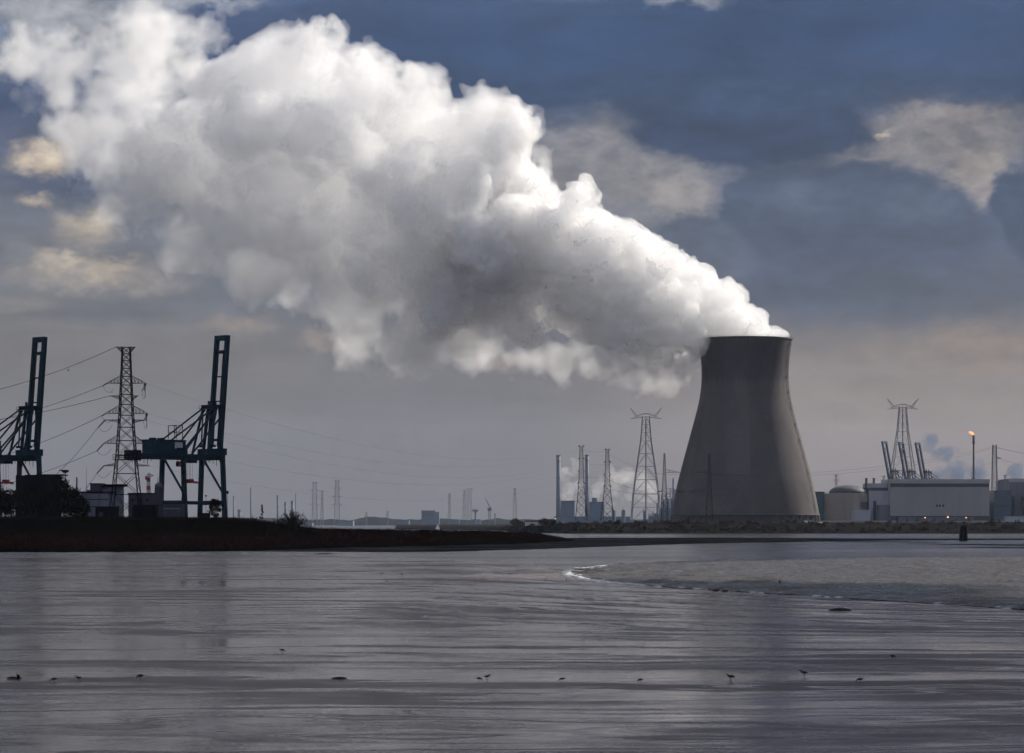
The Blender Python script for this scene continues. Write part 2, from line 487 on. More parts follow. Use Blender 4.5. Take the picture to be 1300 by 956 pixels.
def worley_domes(f, lo, h, size, amp, seed):
    """rounded domes budding from the surface: nearest distance to jittered feature points"""
    r = np.random.default_rng(seed)
    n = np.array(f.shape); cells = np.ceil(n * h / size).astype(int)
    gx, gy, gz = np.meshgrid(*[np.arange(c) for c in cells], indexing='ij')
    P = (np.stack([gx, gy, gz], -1).reshape(-1, 3) + r.uniform(0.1, 0.9, (gx.size, 3))) * size
    ii = np.minimum((P / h).astype(int), n - 1)
    P = P[np.abs(f[ii[:, 0], ii[:, 1], ii[:, 2]]) < size * 1.3]
    D = np.full(f.shape, 1.0, np.float32)
    R_ = size * 0.95
    for x, y, z in P:
        a = np.maximum(((np.array([x, y, z]) - R_) / h).astype(int), 0); b = np.minimum(((np.array([x, y, z]) + R_) / h).astype(int) + 2, n)
        qx = ((np.arange(a[0], b[0]) * h - x) / R_)[:, None, None] ** 2; qy = ((np.arange(a[1], b[1]) * h - y) / R_)[None, :, None] ** 2; qz = ((np.arange(a[2], b[2]) * h - z) / R_)[None, None, :] ** 2
        sub = D[a[0]:b[0], a[1]:b[1], a[2]:b[2]]
        np.minimum(sub, qx + qy + qz, out=sub)
    return amp * (np.sqrt(1.0 - D) - 0.62)

def nets(f, org, h):
    s = f > 0
    nx, ny, nz = f.shape
    cnt = np.zeros((nx - 1, ny - 1, nz - 1), np.uint8)
    for a in (0, 1):
        for b in (0, 1):
            for c_ in (0, 1):
                cnt += s[a:nx - 1 + a, b:ny - 1 + b, c_:nz - 1 + c_]
    act = (cnt > 0) & (cnt < 8)
    idx = np.argwhere(act)
    vid = np.full(act.shape, -1, np.int32); vid[act] = np.arange(len(idx))
    corner = {}
    for a in (0, 1):
        for b in (0, 1):
            for c_ in (0, 1):
                corner[(a, b, c_)] = f[idx[:, 0] + a, idx[:, 1] + b, idx[:, 2] + c_]
    acc = np.zeros((len(idx), 3), np.float32); num = np.zeros(len(idx), np.float32)
    keys = list(corner)
    for p in keys:
        for ax in range(3):
            if p[ax] == 0:
                q = list(p); q[ax] = 1; q = tuple(q)
                fa, fb = corner[p], corner[q]
                cr = (fa > 0) != (fb > 0)
                t = np.where(cr, fa / np.where(cr, fa - fb, 1), 0)
                pos = np.tile(np.array(p, np.float32), (len(idx), 1)); pos[:, ax] = t
                acc += pos * cr[:, None]; num += cr
    V = (idx + acc / num[:, None]) * h + np.array(org, np.float32)
    Q = []
    for ax in range(3):
        o1, o2 = [(1, 2), (2, 0), (0, 1)][ax]
        sl0 = [slice(1, -1)] * 3; sl1 = [slice(1, -1)] * 3
        sl0[ax] = slice(0, -1); sl1[ax] = slice(1, None)
        A, B = s[tuple(sl0)], s[tuple(sl1)]
        e = np.argwhere(A != B)
        inside = A[tuple(e.T)]
        e = e + np.array([0 if k == ax else 1 for k in range(3)])
        def cell(da, db):
            g = e.copy(); g[:, o1] -= da; g[:, o2] -= db
            return vid[g[:, 0], g[:, 1], g[:, 2]]
        q = np.stack([cell(1, 1), cell(0, 1), cell(0, 0), cell(1, 0)], 1)
        q[~inside] = q[~inside][:, ::-1]
        Q.append(q)
    return V, np.concatenate(Q)

def vapour_mesh(name, spheres, h, m, noises, parent=None, pad=4, bias=0.0, erode=None, seed=1, domes=(), isos=None):
    S = np.array(spheres, np.float32)
    lo = (S[:, :3] - S[:, 3:4]).min(0) - pad * h; hi = (S[:, :3] + S[:, 3:4]).max(0) + pad * h
    n = np.ceil((hi - lo) / h).astype(int) + 1
    f = np.full(n, -150.0, np.float32)
    for x, y, z, r in S:
        e = r + 34.0
        a = np.maximum(((np.array([x, y, z]) - e - lo) / h).astype(int), 0)
        b = np.minimum(((np.array([x, y, z]) + e - lo) / h).astype(int) + 2, n)
        gx = (lo[0] + np.arange(a[0], b[0]) * h - x)[:, None, None]
        gy = (lo[1] + np.arange(a[1], b[1]) * h - y)[None, :, None]
        gz = (lo[2] + np.arange(a[2], b[2]) * h - z)[None, None, :]
        dd = r - np.sqrt(gx * gx + gy * gy + gz * gz)
        sub = f[a[0]:b[0], a[1]:b[1], a[2]:b[2]]
        np.maximum(sub, dd, out=sub)
    for k, (size, a) in enumerate(domes):
        f += worley_domes(f, lo, h, size, a, seed * 17 + k)
    near = np.argwhere(np.abs(f) < 26.0)
    P = (near * h + lo).astype(np.float32)
    tot = np.zeros(len(P), np.float32)
    for k, (size, a, billow) in enumerate(noises):
        nn = perlin(P, size, seed * 31 + k)
        if billow: nn = np.abs(nn) * 2 - 0.6
        tot += a * nn
    if erode is not None: tot *= erode(P[:, 0], P[:, 2])
    f[near[:, 0], near[:, 1], near[:, 2]] += tot
    f += bias
    f[[0, -1], :, :] = -60; f[:, [0, -1], :] = -60; f[:, :, [0, -1]] = -60
    if isos is not None: return [nets(f - i_, lo, h) for i_ in isos]
    return nets(f, lo, h)

# ------------------------------------------------------------------ steam plume from the tower
TY = 2600.0
def poly_dist(poly, pts):
    P = np.array(poly, float); Q = np.roll(P, -1, 0)
    x, y = pts[:, 0:1], pts[:, 1:2]
    dxe, dye = (Q - P)[:, 0], (Q - P)[:, 1]
    t = np.clip(((x - P[:, 0]) * dxe + (y - P[:, 1]) * dye) / (dxe ** 2 + dye ** 2), 0, 1)
    dd = np.hypot(x - P[:, 0] - t * dxe, y - P[:, 1] - t * dye).min(1)
    cond = (P[:, 1] > y) != (Q[:, 1] > y)
    xi = dxe * (y - P[:, 1]) / np.where(dye == 0, 1e-9, dye) + P[:, 0]
    ins = (cond & (x < xi)).sum(1) % 2 == 1
    return np.where(ins, dd, -dd)

PL_OUT = [(1000, 428), (985, 412), (950, 392), (937, 362), (893, 346), (862, 326), (822, 302), (772, 276), (724, 246), (700, 240), (660, 205),
          (652, 150), (610, 122), (565, 152), (552, 102), (500, 90), (455, 72), (425, 28), (385, 24), (362, 58), (342, 46), (302, 95),
          (262, 122), (220, 130), (175, 150), (140, 185), (180, 225), (240, 245), (300, 262), (350, 300), (400, 345), (440, 392),
          (500, 420), (560, 425), (640, 400), (715, 412), (770, 428), (800, 450), (832, 468), (866, 458), (888, 430)]
def plume_spheres():
    gx, gy = np.meshgrid(np.arange(120, 1004, 6.0), np.arange(20, 490, 6.0))
    pts = np.stack([gx.ravel(), gy.ravel()], 1)
    dd = poly_dist(PL_OUT, pts)
    keep = dd > 4; pts, dd = pts[keep], dd[keep]
    s = TY / F
    out, prim = [], []
    order = rng.permutation(len(pts))
    cover = []
    for i in order:
        p, r = pts[i], min(dd[i] * 0.98, rng.uniform(26, 56) if pts[i][0] < 600 else rng.uniform(13, 30))
        if r < 10 and rng.random() < 0.6: continue
        if any((p[0] - q[0]) ** 2 + (p[1] - q[1]) ** 2 < (0.45 * min(r, q[2]) + 4) ** 2 for q in cover): continue
        cover.append((p[0], p[1], r))
    far = np.array([(a, b, r) for a, b, r in cover])
    for a, b, r in cover:
        loc = far[np.hypot(far[:, 0] - a, far[:, 1] - b) < 90][:, 2].max()
        D = max(0.0, 0.72 * loc - r * 0.5)
        for k in range(1 if r > 30 else (2 if a < 600 else 4)):
            prim.append((a, b, rng.uniform(-1, 1) * D, r))
    allp = list(prim)
    for a, b, c_, r in prim:
        topside = np.interp(a, [130, 450, 900], [0.6, 0.9, 1.0])
        for k in range(int(16)):
            v = rng.normal(size=3); v /= np.linalg.norm(v)
            r2 = r * rng.uniform(0.26, 0.5)
            if r2 < 4: continue
            q = (a + v[0] * r * 0.95, b + v[1] * r * 0.95)
            if poly_dist(PL_OUT, np.array([q]))[0] < 0.45 * r2: continue
            allp.append((q[0], q[1], c_ + v[2] * r * 0.95, r2))
            if v[1] > 0.45 and rng.random() > 0.3: continue
            for j in range(7):
                w = v * 0.7 + rng.normal(size=3) * 0.75; w /= np.linalg.norm(w)
                r3 = r2 * rng.uniform(0.3, 0.5)
                if r3 < 3.2: continue
                q3 = (q[0] + w[0] * r2 * 0.88, q[1] + w[1] * r2 * 0.88)
                if poly_dist(PL_OUT, np.array([q3]))[0] < -0.4 * r3: continue
                allp.append((q3[0], q3[1], c_ + v[2] * r * 0.95 + w[2] * r2 * 0.88, r3))
    # lobes bulging out of the side that faces the river, each a clump of uneven balls
    for k in range(95):
        i = rng.integers(len(pts)); p, r0 = pts[i], dd[i]
        if r0 < 22: continue
        for m_ in range(rng.integers(3, 7)):
            r = min(r0 * 0.8, rng.uniform(9, 27))
            ca, cb = p[0] + rng.normal() * 17, p[1] + rng.normal() * 15
            c_ = -rng.uniform(0.5, 0.95) * r0 - rng.uniform(0, 8)
            allp.append((ca, cb, c_, r))
            for j in range(16):
                v = rng.normal(size=3); v[2] = -abs(v[2]) * .8; v[1] -= .3; v /= np.linalg.norm(v)
                r2 = r * rng.uniform(0.25, 0.5)
                q3 = (ca + v[0] * r * 0.95, cb + v[1] * r * 0.95, c_ + v[2] * r * 0.95)
                allp.append((*q3, r2))
                if r2 > 6:
                    for j2 in range(5):
                        w = v * .6 + rng.normal(size=3) * .7; w /= np.linalg.norm(w)
                        allp.append((q3[0] + w[0] * r2 * .9, q3[1] + w[1] * r2 * .9, q3[2] + w[2] * r2 * .9, r2 * rng.uniform(.3, .5)))
    for a, b, c_, r in allp:
        p = at(a, b, TY)
        out.append((p.x, TY + c_ * s, p.z, r * s))
    # the mouth: vapour welling over the rim, low on the windward side
    top = wz(429, TY); cx0 = wx(946, TY)
    for k in range(260):
        rr = 38.5 * math.sqrt(rng.random()); t = rng.uniform(0, 2 * math.pi)
        x, y = rr * math.cos(t), rr * math.sin(t)
        hh = np.interp(x, [-40, -10, 4, 26, 36], [32, 28, 23, 8, 1.5])
        hh *= math.sqrt(max(0.1, 1 - (y / 46) ** 2))
        r = rng.uniform(2.5, 7.0)
        if hh < r * 0.8: r = max(1.6, hh)
        if rr + r > 38.0: continue
        out.append((cx0 + x, TY + y, top - 1.5 + rng.uniform(0, 1) * max(0.3, hh - r), r))
    return out

SP = plume_spheres()
er = lambda xs, zs: np.interp(xs, [-150, 150, 215], [1.1, 0.7, 0.25]) * np.where(zs < wz(380, TY), 1.25, 1.0)
spx = [CX + p[0] * F / TY for p in SP]
SPR = [p for p, x in zip(SP, spx) if x > 590 - 0.35 * ((HY - (p[2] - H) * F / TY) - 300)]
SPL = [p for p, x in zip(SP, spx) if x < 680 - 0.35 * ((HY - (p[2] - H) * F / TY) - 300)]
NEAR = vapour_mesh('steam_plume', SPR, 1.7, None, [(60, 8.0, False), (26, 7.0, False), (11, 3.6, False), (5.0, 2.0, False)], erode=er, seed=3, bias=-2.0,
                   domes=((22, 9.0), (11, 6.5), (5.6, 3.6)), isos=(0.0, 5.0))
FAR = vapour_mesh('steam_veil', SPL, 2.1, None, [(95, 16.0, False), (44, 14.0, False), (20, 9.0, False), (9, 5.0, False), (5.5, 2.6, False)], seed=5, bias=-3.0,
                  domes=((38, 13.0), (17, 8.0), (8.5, 4.0)), isos=(-2.5, 1.0, 6.0))
V, Q = NEAR[0]
M['steam'] = vapour('steam', (0.9997, 0.9997, 0.9997), 0.060, 0.42, 0.16)
M['steam_core'] = vapour('steam core', (0.9997, 0.9997, 0.9997), 0.07, 0.42)
M['steam_skin'] = vapour('steam skin', (0.9997, 0.9997, 0.9997), 0.016, 0.42)
M['steam_veil'] = vapour('steam veil', (0.9997, 0.9997, 0.9997), 0.016, 0.42, 0.05)
M['thin_steam'] = vapour('thin steam', (0.999, 0.999, 0.999), 0.0085, 0.4)
plume = mesh_np('steam_plume', V, Q, M['steam'], smooth=True)
tag(plume, 'huge white billowing steam plume drifting left from the cooling tower mouth', 'steam plume')
mesh_np('steam_core', *NEAR[1], M['steam_core'], plume)
for V2, Q2 in FAR: mesh_np('steam_veil', V2, Q2, M['steam_veil'], plume, smooth=True)
WISP = [  # px, py, spread x, spread y, radius, count: ragged veils trailing under and behind the dense body
 (715, 461, 42, 7, 12, 22), (655, 455, 22, 5, 9, 10), (825, 468, 24, 9, 11, 14), (872, 452, 16, 14, 10, 8), (600, 432, 55, 14, 20, 22), (520, 436, 45, 13, 19, 22), (465, 414, 32, 14, 18, 14),
 (430, 385, 42, 28, 25, 20), (370, 325, 54, 36, 28, 24), (300, 275, 64, 30, 28, 24), (210, 240, 64, 30, 26, 22), (150, 190, 44, 34, 26, 20),
 (190, 110, 48, 44, 26, 26), (120, 90, 64, 28, 22, 22), (60, 70, 54, 24, 18, 16), (215, 55, 34, 28, 19, 12), (790, 445, 64, 20, 19, 16)]
sp2 = []
for px, py, ax, ay, r, n in WISP:
    for k in range(n):
        p = at(px + rng.normal() * ax * 0.6, py + rng.normal() * ay * 0.6, TY)
        rr = r * rng.uniform(0.55, 1.25) * TY / F
        sp2.append((p.x, TY + rng.uniform(-1, 0.6) * 40, p.z, rr))
LAY = vapour_mesh('w', sp2, 2.6, None, [(60, 13.0, False), (28, 12.0, False), (13, 9.0, False), (6.5, 6.5, False)], seed=9, bias=-3.0, isos=(-5.0, -1.0, 3.5))
for V2, Q2 in LAY: mesh_np('thin_steam', V2, Q2, M['thin_steam'], plume)
print('plume', len(SP), len(V), len(sp2), len(V2))

HAZE = 2.0e-5
# ------------------------------------------------------------------ setting: water, mud, banks
def water_mat(name, col, rough, chop, scale, stretch, foam=None):
    m, nt, b = new_mat(name)
    p = nt.pos()
    q = nt.vmath('MULTIPLY', p, (1.0 / stretch, 1.0, 1.0))
    a = nt.noise(q, scale, 6, 0.62)
    big = nt.noise(nt.vmath('MULTIPLY', p, (0.2, 1.0, 1.0)), 0.012, 4, 0.6)
    b.inputs['IOR'].default_value = 1.33
    nt.set(b.inputs['Base Color'], nt.mix(nt.ss(big, 0.35, 0.65), col, tuple(x * 0.7 for x in col)))
    nt.set(b.inputs['Roughness'], nt.ss(big, 0.3, 0.7, rough * 0.7, rough * 1.4))
    nt.set(b.inputs['Normal'], nt.bump(a, chop, 1.0))
    return m
M['river'] = water_mat('river water', (0.055, 0.05, 0.046), 0.2, 0.07, 0.35, 4.0)
M['chop'] = None

def mud_mat(name, dark, lite, dry=0.0):
    m, nt, b = new_mat(name)
    p = nt.pos()
    x, y, z = nt.sep(p)
    warp = nt.noise(nt.vmath('MULTIPLY', p, (0.012, 0.03, 0.0)), 1.0, 4, 0.6)
    fan = nt.math('MULTIPLY', nt.math('MAXIMUM', nt.math('ADD', x, 12.0), 0.0), nt.ss(y, 190, 360, 0.0, 1.7))
    warp2 = nt.noise(nt.vmath('MULTIPLY', p, (0.05, 0.08, 0.0)), 1.0, 3, 0.55)
    yy = nt.math('ADD', nt.math('ADD', y, fan), nt.math('ADD', nt.math('MULTIPLY', warp, 60.0), nt.math('MULTIPLY', warp2, 9.0)))
    q = nt.xyz(nt.math('MULTIPLY', x, 0.06), nt.math('MULTIPLY', yy, 1.0), 0.0)
    q2 = nt.xyz(nt.math('MULTIPLY', x, 0.012), nt.math('MULTIPLY', yy, 1.0), 3.0)
    st1 = nt.noise(q, 0.55, 5, 0.62)            # fine drainage ripples lying along the shore
    st2 = nt.noise(q2, 0.15, 5, 0.6)            # broad wet and dry bands
    lump = nt.noise(p, 2.2, 5, 0.65)
    wet = nt.math('ADD', nt.math('MULTIPLY', st1, 0.35), nt.math('MULTIPLY', st2, 0.75))
    patch = nt.noise(nt.vmath('MULTIPLY', p, (0.03, 0.018, 0.0)), 1.0, 5, 0.65)
    wet = nt.math('ADD', wet, nt.math('MULTIPLY', nt.math('SUBTRACT', patch, 0.5), 0.55))
    wetm = nt.ss(wet, 0.44, 0.66)
    nt.set(b.inputs['Base Color'], nt.mix(wetm, dark, nt.mix(nt.ss(lump, 0.3, 0.7), tuple(c * .7 for c in lite), lite)))
    nt.set(b.inputs['Roughness'], nt.math('ADD', nt.ss(wetm, 0, 1, 0.34 + dry, 0.07 + dry, 'LINEAR'), nt.math('MULTIPLY', lump, 0.06)))
    nt.set(b.inputs['Specular IOR Level'], nt.ss(wetm, 0, 1, max(0.0, 0.13 - dry * .3), 0.5 - dry * .9, 'LINEAR'))
    b.inputs['IOR'].default_value = 1.36
    h = nt.math('ADD', nt.math('MULTIPLY', st1, 1.0), nt.math('MULTIPLY', lump, nt.ss(wetm, 0, 1, 0.10, 0.02, 'LINEAR')))
    nt.set(b.inputs['Normal'], nt.bump(h, 0.08 + dry * .3, 0.5))
    return m
M['mud'] = mud_mat('wet tidal mud', (0.080, 0.052, 0.044), (0.175, 0.124, 0.106))
M['mud_bank'] = mud_mat('sandbank mud', (0.016, 0.013, 0.013), (0.03, 0.026, 0.026), 0.5)
for n_ in M['mud_bank'].node_tree.nodes:
    pass

def flat(name, pts, z, m, kind='structure', skirt=0.0):
    mb = MB()
    n = len(pts)
    mb.add([(x, y, z) for x, y in pts], [tuple(range(n))])
    if skirt:
        mb.add([(x, y, z) for x, y in pts] + [(x, y, z - skirt) for x, y in pts], [(i, (i + 1) % n, n + (i + 1) % n, n + i) for i in range(n)])
    o = mb.build(name, m)
    return tag(o, kind=kind)

def smooth_line(pts, k=8):
    P = [Vector((a, b, 0)) for a, b in pts]
    out = []
    for i in range(len(P) - 1):
        p0, p1, p2, p3 = P[max(i - 1, 0)], P[i], P[i + 1], P[min(i + 2, len(P) - 1)]
        for j in range(k):
            t = j / k
            v = 0.5 * ((2 * p1) + (p2 - p0) * t + (2 * p0 - 5 * p1 + 4 * p2 - p3) * t * t + (3 * p1 - p0 - 3 * p2 + p3) * t ** 3)
            out.append((v.x, v.y))
    out.append((P[-1].x, P[-1].y))
    return out
def gp(px, py, z=0.0):
    Y = dist(py, z); return (wx(px, Y), Y)
def wiggle(pts, a, seed=0):
    r = random.Random(seed)
    return [(x + r.uniform(-a, a) * 2, y + r.uniform(-a, a)) for x, y in pts]

flat('river', [(-14000, -400), (14000, -400), (14000, 16000), (-14000, 16000)], 0.0, M['river'])
# near mudflat: everything this side of the channel
edge = [(-900, 704), (-300, 704), (0, 704), (200, 703), (330, 704), (430, 706), (520, 708.5), (600, 711), (660, 715), (705, 721), (722, 727), (728, 732), (745, 737),
        (790, 742), (860, 747), (940, 752), (1050, 759), (1180, 767), (1300, 775), (1500, 788), (2200, 815)]
e2 = smooth_line([gp(a, b) for a, b in edge], 10)
e2 = wiggle(e2, 0.5, 3)
flat('mudflat', [(-1400, -60), (1200, -60)] + e2[::-1], 0.06, M['mud'], skirt=0.3)

# wind-chopped shallow water right of the tide edge, real ripples
def chop_mat():
    m, nt, b = new_mat('choppy water')
    p = nt.pos()
    q = nt.vmath('MULTIPLY', p, (0.5, 1.0, 1.0))
    a = nt.noise(q, 0.5, 6, 0.7)
    c_ = nt.noise(p, 1.6, 5, 0.65)
    b.inputs['IOR'].default_value = 1.33
    nt.set(b.inputs['Base Color'], nt.mix(nt.ss(c_, 0.45, 0.8), (0.078, 0.072, 0.067), (0.18, 0.166, 0.152)))
    nt.set(b.inputs['Roughness'], nt.ss(a, 0.3, 0.7, 0.14, 0.34))
    nt.set(b.inputs['Normal'], nt.bump(nt.math('ADD', a, nt.math('MULTIPLY', c_, 0.4)), 0.5, 0.8))
    return m
M['chop'] = chop_mat()
chop_edge = [(724, 727), (730, 731.5), (747, 736.5), (790, 741.5), (860, 746.5), (940, 751.5), (1050, 758.5), (1180, 766.5), (1300, 774.5), (1500, 787)]
chop_far = [(1500, 706), (1300, 707), (1150, 708.5), (1000, 710.5), (900, 712), (830, 714.5), (780, 718), (748, 722)]
ce = smooth_line([gp(a, b) for a, b in chop_edge], 10); cf = smooth_line([gp(a, b) for a, b in chop_far], 10)
def chop_sheet():
    nu, nvv = 420, 260
    ne = np.array(ce); fe = np.array(cf[::-1])
    def resamp(L_, n):
        d_ = np.r_[0, np.cumsum(np.hypot(*np.diff(L_, axis=0).T))]; t = np.linspace(0, d_[-1], n)
        return np.stack([np.interp(t, d_, L_[:, 0]), np.interp(t, d_, L_[:, 1])], 1)
    A, B = resamp(ne, nu), resamp(fe, nu)
    t = np.linspace(0, 1, nvv)[None, :, None] ** 1.3
    G = A[:, None, :] * (1 - t) + B[:, None, :] * t
    x, y = G[..., 0], G[..., 1]
    z = np.zeros_like(x); r = np.random.default_rng(5)
    for k in range(46):
        lam = 10 ** r.uniform(0.25, 1.1); th = r.normal() * 0.6
        z += 0.011 * lam ** 0.7 * np.sin(2 * np.pi / lam * (x * math.sin(th) * 0.7 + y * math.cos(th)) + r.uniform(0, 6.28))
    edgefall = np.minimum(1, np.minimum(np.linspace(0, 1, nvv)[None, :] * 40, (1 - np.linspace(0, 1, nvv)[None, :]) * 40))
    z = 0.10 + z * edgefall
    Vv = np.stack([x, y, z], -1).reshape(-1, 3)
    i = np.arange(nu - 1)[:, None] * nvv + np.arange(nvv - 1)[None, :]
    Qq = np.stack([i, i + nvv, i + nvv + 1, i + 1], -1).reshape(-1, 4)
    o = mesh_np('choppy_water', Vv, Qq, M['chop'], smooth=True)
    return tag(o, kind='structure')
chop_sheet()
# foam along the tide edge: many small lumps
def foam():
    m, nt, b = new_mat('foam')
    nt.set(b.inputs['Base Color'], nt.mix(nt.noise(nt.pos(), 1.5, 4), (0.5, 0.48, 0.45), (0.8, 0.79, 0.77)))
    b.inputs['Roughness'].default_value = 0.6
    mb = MB(); r = random.Random(4)
    for i in range(len(ce) - 1):
        (x0, y0), (x1, y1) = ce[i], ce[i + 1]
        n = int(math.hypot(x1 - x0, y1 - y0) * 1.5) + 1
        fade = max(0.06, 1 - i / 48)
        for k in range(n):
            if r.random() > fade: continue
            t = r.random()
            s_ = r.uniform(0.3, 1.0) * (0.6 + 0.5 * fade)
            mb.ball((x0 + (x1 - x0) * t + r.gauss(0, 0.8), y0 + (y1 - y0) * t + r.gauss(0.0, 1.4 * fade + .5), 0.10), s_, 1, (1.3, 1.0, 0.22))
    # the rounded nose of the tide edge and its far side
    nose = cf[-14:] + [ce[0]]
    for i in range(len(nose) - 1):
        (x0, y0), (x1, y1) = nose[i], nose[i + 1]
        for k in range(int(math.hypot(x1 - x0, y1 - y0)) + 1):
            t = r.random()
            if r.random() < 0.5: mb.ball((x0 + (x1 - x0) * t + r.gauss(0, 1.5), y0 + (y1 - y0) * t + r.gauss(0, 2), 0.10), r.uniform(0.3, 0.9), 1, (1.4, 1.0, 0.25))
    tag(mb.build('foam', m, smooth=True), kind='stuff')
foam()

# sandbank between the two channels
sb_near = [(-300, 699.5), (300, 700), (480, 701), (560, 700.5), (640, 698.5), (720, 696), (800, 693), (880, 690.5), (960, 689), (1040, 687.5), (1140, 686.2), (1300, 685.6), (1700, 685)]
sb_far = [(1700, 684.2), (1300, 684.0), (1140, 684.0), (1040, 683.5), (960, 683), (880, 682.8), (800, 682.8), (740, 683), (690, 684), (600, 686), (300, 690), (-300, 691)]
pts = smooth_line([gp(a, b) for a, b in sb_near], 6) + smooth_line([gp(a, b) for a, b in sb_far], 6)
flat('sandbank', wiggle(pts, 1.2, 8), 0.10, M['mud_bank'], skirt=0.3)
# thin bars in the right-hand shallows
for k, (a0, b0, a1, b1, th) in enumerate([(1150, 690.5, 1330, 692.5, 1.1), (1200, 694.5, 1330, 696, 0.9), (980, 686.8, 1180, 688.4, 0.5)]):
    pp = [gp(a0, b0), gp((a0 + a1) / 2, (b0 + b1) / 2 + th * 0.6), gp(a1, b1 + th * 0.5), gp(a1, b1 - th * 0.5), gp((a0 + a1) / 2, (b0 + b1) / 2 - th * 0.5)]
    flat('mud_bar', smooth_line(pp + [pp[0]], 5)[:-1], 0.08, M['mud_bank'], skirt=0.2)

# the left bank: tidal marsh rising to a dike and a plateau
def bank_mat():
    m, nt, b = new_mat('bank turf and marsh')
    p = nt.pos(); x, y, z = nt.sep(p)
    n = nt.noise(p, 0.05, 6, 0.65); n2 = nt.noise(p, 0.6, 5, 0.65)
    zz = nt.math('ADD', z, nt.math('MULTIPLY', nt.math('SUBTRACT', n, 0.5), 4.0))
    c_ = nt.ramp(nt.math('DIVIDE', zz, 12.0, clamp=True), [(0.0, (0.006, 0.005, 0.0045)), (0.10, (0.014, 0.008, 0.005)), (0.3, (0.026, 0.011, 0.0065)), (0.55, (0.009, 0.0065, 0.0035)), (0.8, (0.006, 0.006, 0.0035)), (1.0, (0.008, 0.0075, 0.004))])
    nt.set(b.inputs['Base Color'], nt.mix(1.0, c_, nt.ss(n2, 0.2, 0.8, 0.5, 1.4), 'MULTIPLY'))
    b.inputs['Roughness'].default_value = 0.9; b.inputs['Specular IOR Level'].default_value = 0.0
    nt.set(b.inputs['Normal'], nt.bump(n2, 0.6, 1.0))
    return m
M['bank'] = bank_mat()
BX = [-900, -100, 100, 200, 290, 330, 370, 400, 450, 550, 650, 680, 705, 730]
BTOP = [656, 657.5, 657.5, 658, 658.8, 662, 667, 671, 672.2, 673, 674.5, 676.5, 681.5, 686.2]
BNEAR = [702, 701, 701, 700.5, 700, 699, 697.5, 697, 695.5, 693.5, 691, 689.7, 688.2, 686.8]
BDEEP = [3600, 3600, 3600, 3600, 3400, 2400, 1000, 330, 260, 230, 200, 150, 90, 30]
def bank_height(px, t, cz):
    pass
def bank():
    pxs = np.concatenate([np.arange(-900, -60, 30.0), np.arange(-60, 731, 5.0)])
    top = np.interp(pxs, BX, BTOP); near = np.interp(pxs, BX, BNEAR); deep = np.interp(pxs, BX, BDEEP)
    r = np.random.default_rng(2)
    near = near + np.convolve(r.normal(size=len(pxs)), np.ones(4) / 4, 'same') * 0.35
    tt = np.concatenate([np.linspace(0, 0.3, 26), np.linspace(0.33, 1, 16)])
    Vv = np.zeros((len(pxs), len(tt), 3), np.float32)
    for i, px in enumerate(pxs):
        Y0 = H * F / (near[i] - HY)
        run = min(170.0, deep[i] * 0.5)                 # distance from water's edge to crest
        Yc = Y0 + run
        zc = max(0.15, H + (HY - top[i]) * Yc / F)
        for j, t in enumerate(tt):
            if t <= 0.3:
                u = t / 0.3
                Yy = Y0 + run * u
                prof = 0.36 * np.interp(u, [0, 0.10, 0.2, 0.55, 0.62, 1.0], [0, 0.55, 0.8, 1.0, 1.0, 1.0]) + 0.64 * np.interp(u, [0, 0.55, 0.92, 1.0], [0, 0.05, 0.95, 1.0])
                z = -0.2 + (zc + 0.2) * prof
            else:
                u = (t - 0.3) / 0.7
                Yy = Yc + (deep[i] - run) * u
                zb = 9.0 if px < 330 else 0.0
                w = min(1, u * 4)
                z = zc * (1 - w) + min(zc, zb) * w
                if px >= 330 or u > 0.98: z = zc * (1 - u) ** 1.0 + (-0.3) * u if px >= 330 else -0.3
            Vv[i, j] = (wx(px, Yy), Yy, z)
    n1 = r.normal(size=Vv.shape[:2]) * 0.10 + np.convolve(r.normal(size=len(pxs)), np.ones(6) / 6, 'same')[:, None] * 0.45
    n1[:, :3] = 0
    Vv[..., 2] += n1
    a, b_ = Vv.shape[:2]
    i = np.arange(a - 1)[:, None] * b_ + np.arange(b_ - 1)[None, :]
    Qq = np.stack([i, i + b_, i + b_ + 1, i + 1], -1).reshape(-1, 4)
    o = mesh_np('river_bank', Vv.reshape(-1, 3), Qq, M['bank'], smooth=True)
    tag(o, kind='structure')
    # reed fringe over the marsh shelf
    mb_v, mb_f = [], []
    rr = random.Random(5)
    for k in range(42000):
        px = rr.uniform(-120, 722)
        Y0 = H * F / (np.interp(px, BX, BNEAR) - HY)
        dp = min(170.0, np.interp(px, BX, BDEEP) * 0.5)
        u = rr.uniform(0.05, 1.0) if px > 330 else rr.choice((rr.uniform(0.04, 0.6), rr.uniform(.9, 1.0)))
        zc = max(0.15, H + (HY - np.interp(px, BX, BTOP)) * (Y0 + dp) / F)
        prof = 0.36 * np.interp(u, [0, 0.10, 0.2, 0.55, 0.62, 1.0], [0, 0.55, 0.8, 1.0, 1.0, 1.0]) + 0.64 * np.interp(u, [0, 0.55, 0.92, 1.0], [0, 0.05, 0.95, 1.0])
        z = -0.2 + (zc + 0.2) * prof - 0.1
        Yy = Y0 + dp * u; x = wx(px, Yy)
        hgt = rr.uniform(0.5, 1.3); w = rr.uniform(0.06, 0.16); l = rr.uniform(-0.3, 0.3); a = rr.uniform(0, 3.14)
        ca, sa = math.cos(a) * w, math.sin(a) * w
        b0 = len(mb_v)
        mb_v += [(x - ca, Yy - sa, z), (x + ca, Yy + sa, z), (x + l, Yy + rr.uniform(-.2, .2), z + hgt)]
        mb_f.append((b0, b0 + 1, b0 + 2))
    o = mesh_np('reeds', np.array(mb_v), np.array(mb_f), M['reed'])
    tag(o, kind='stuff')
bank()

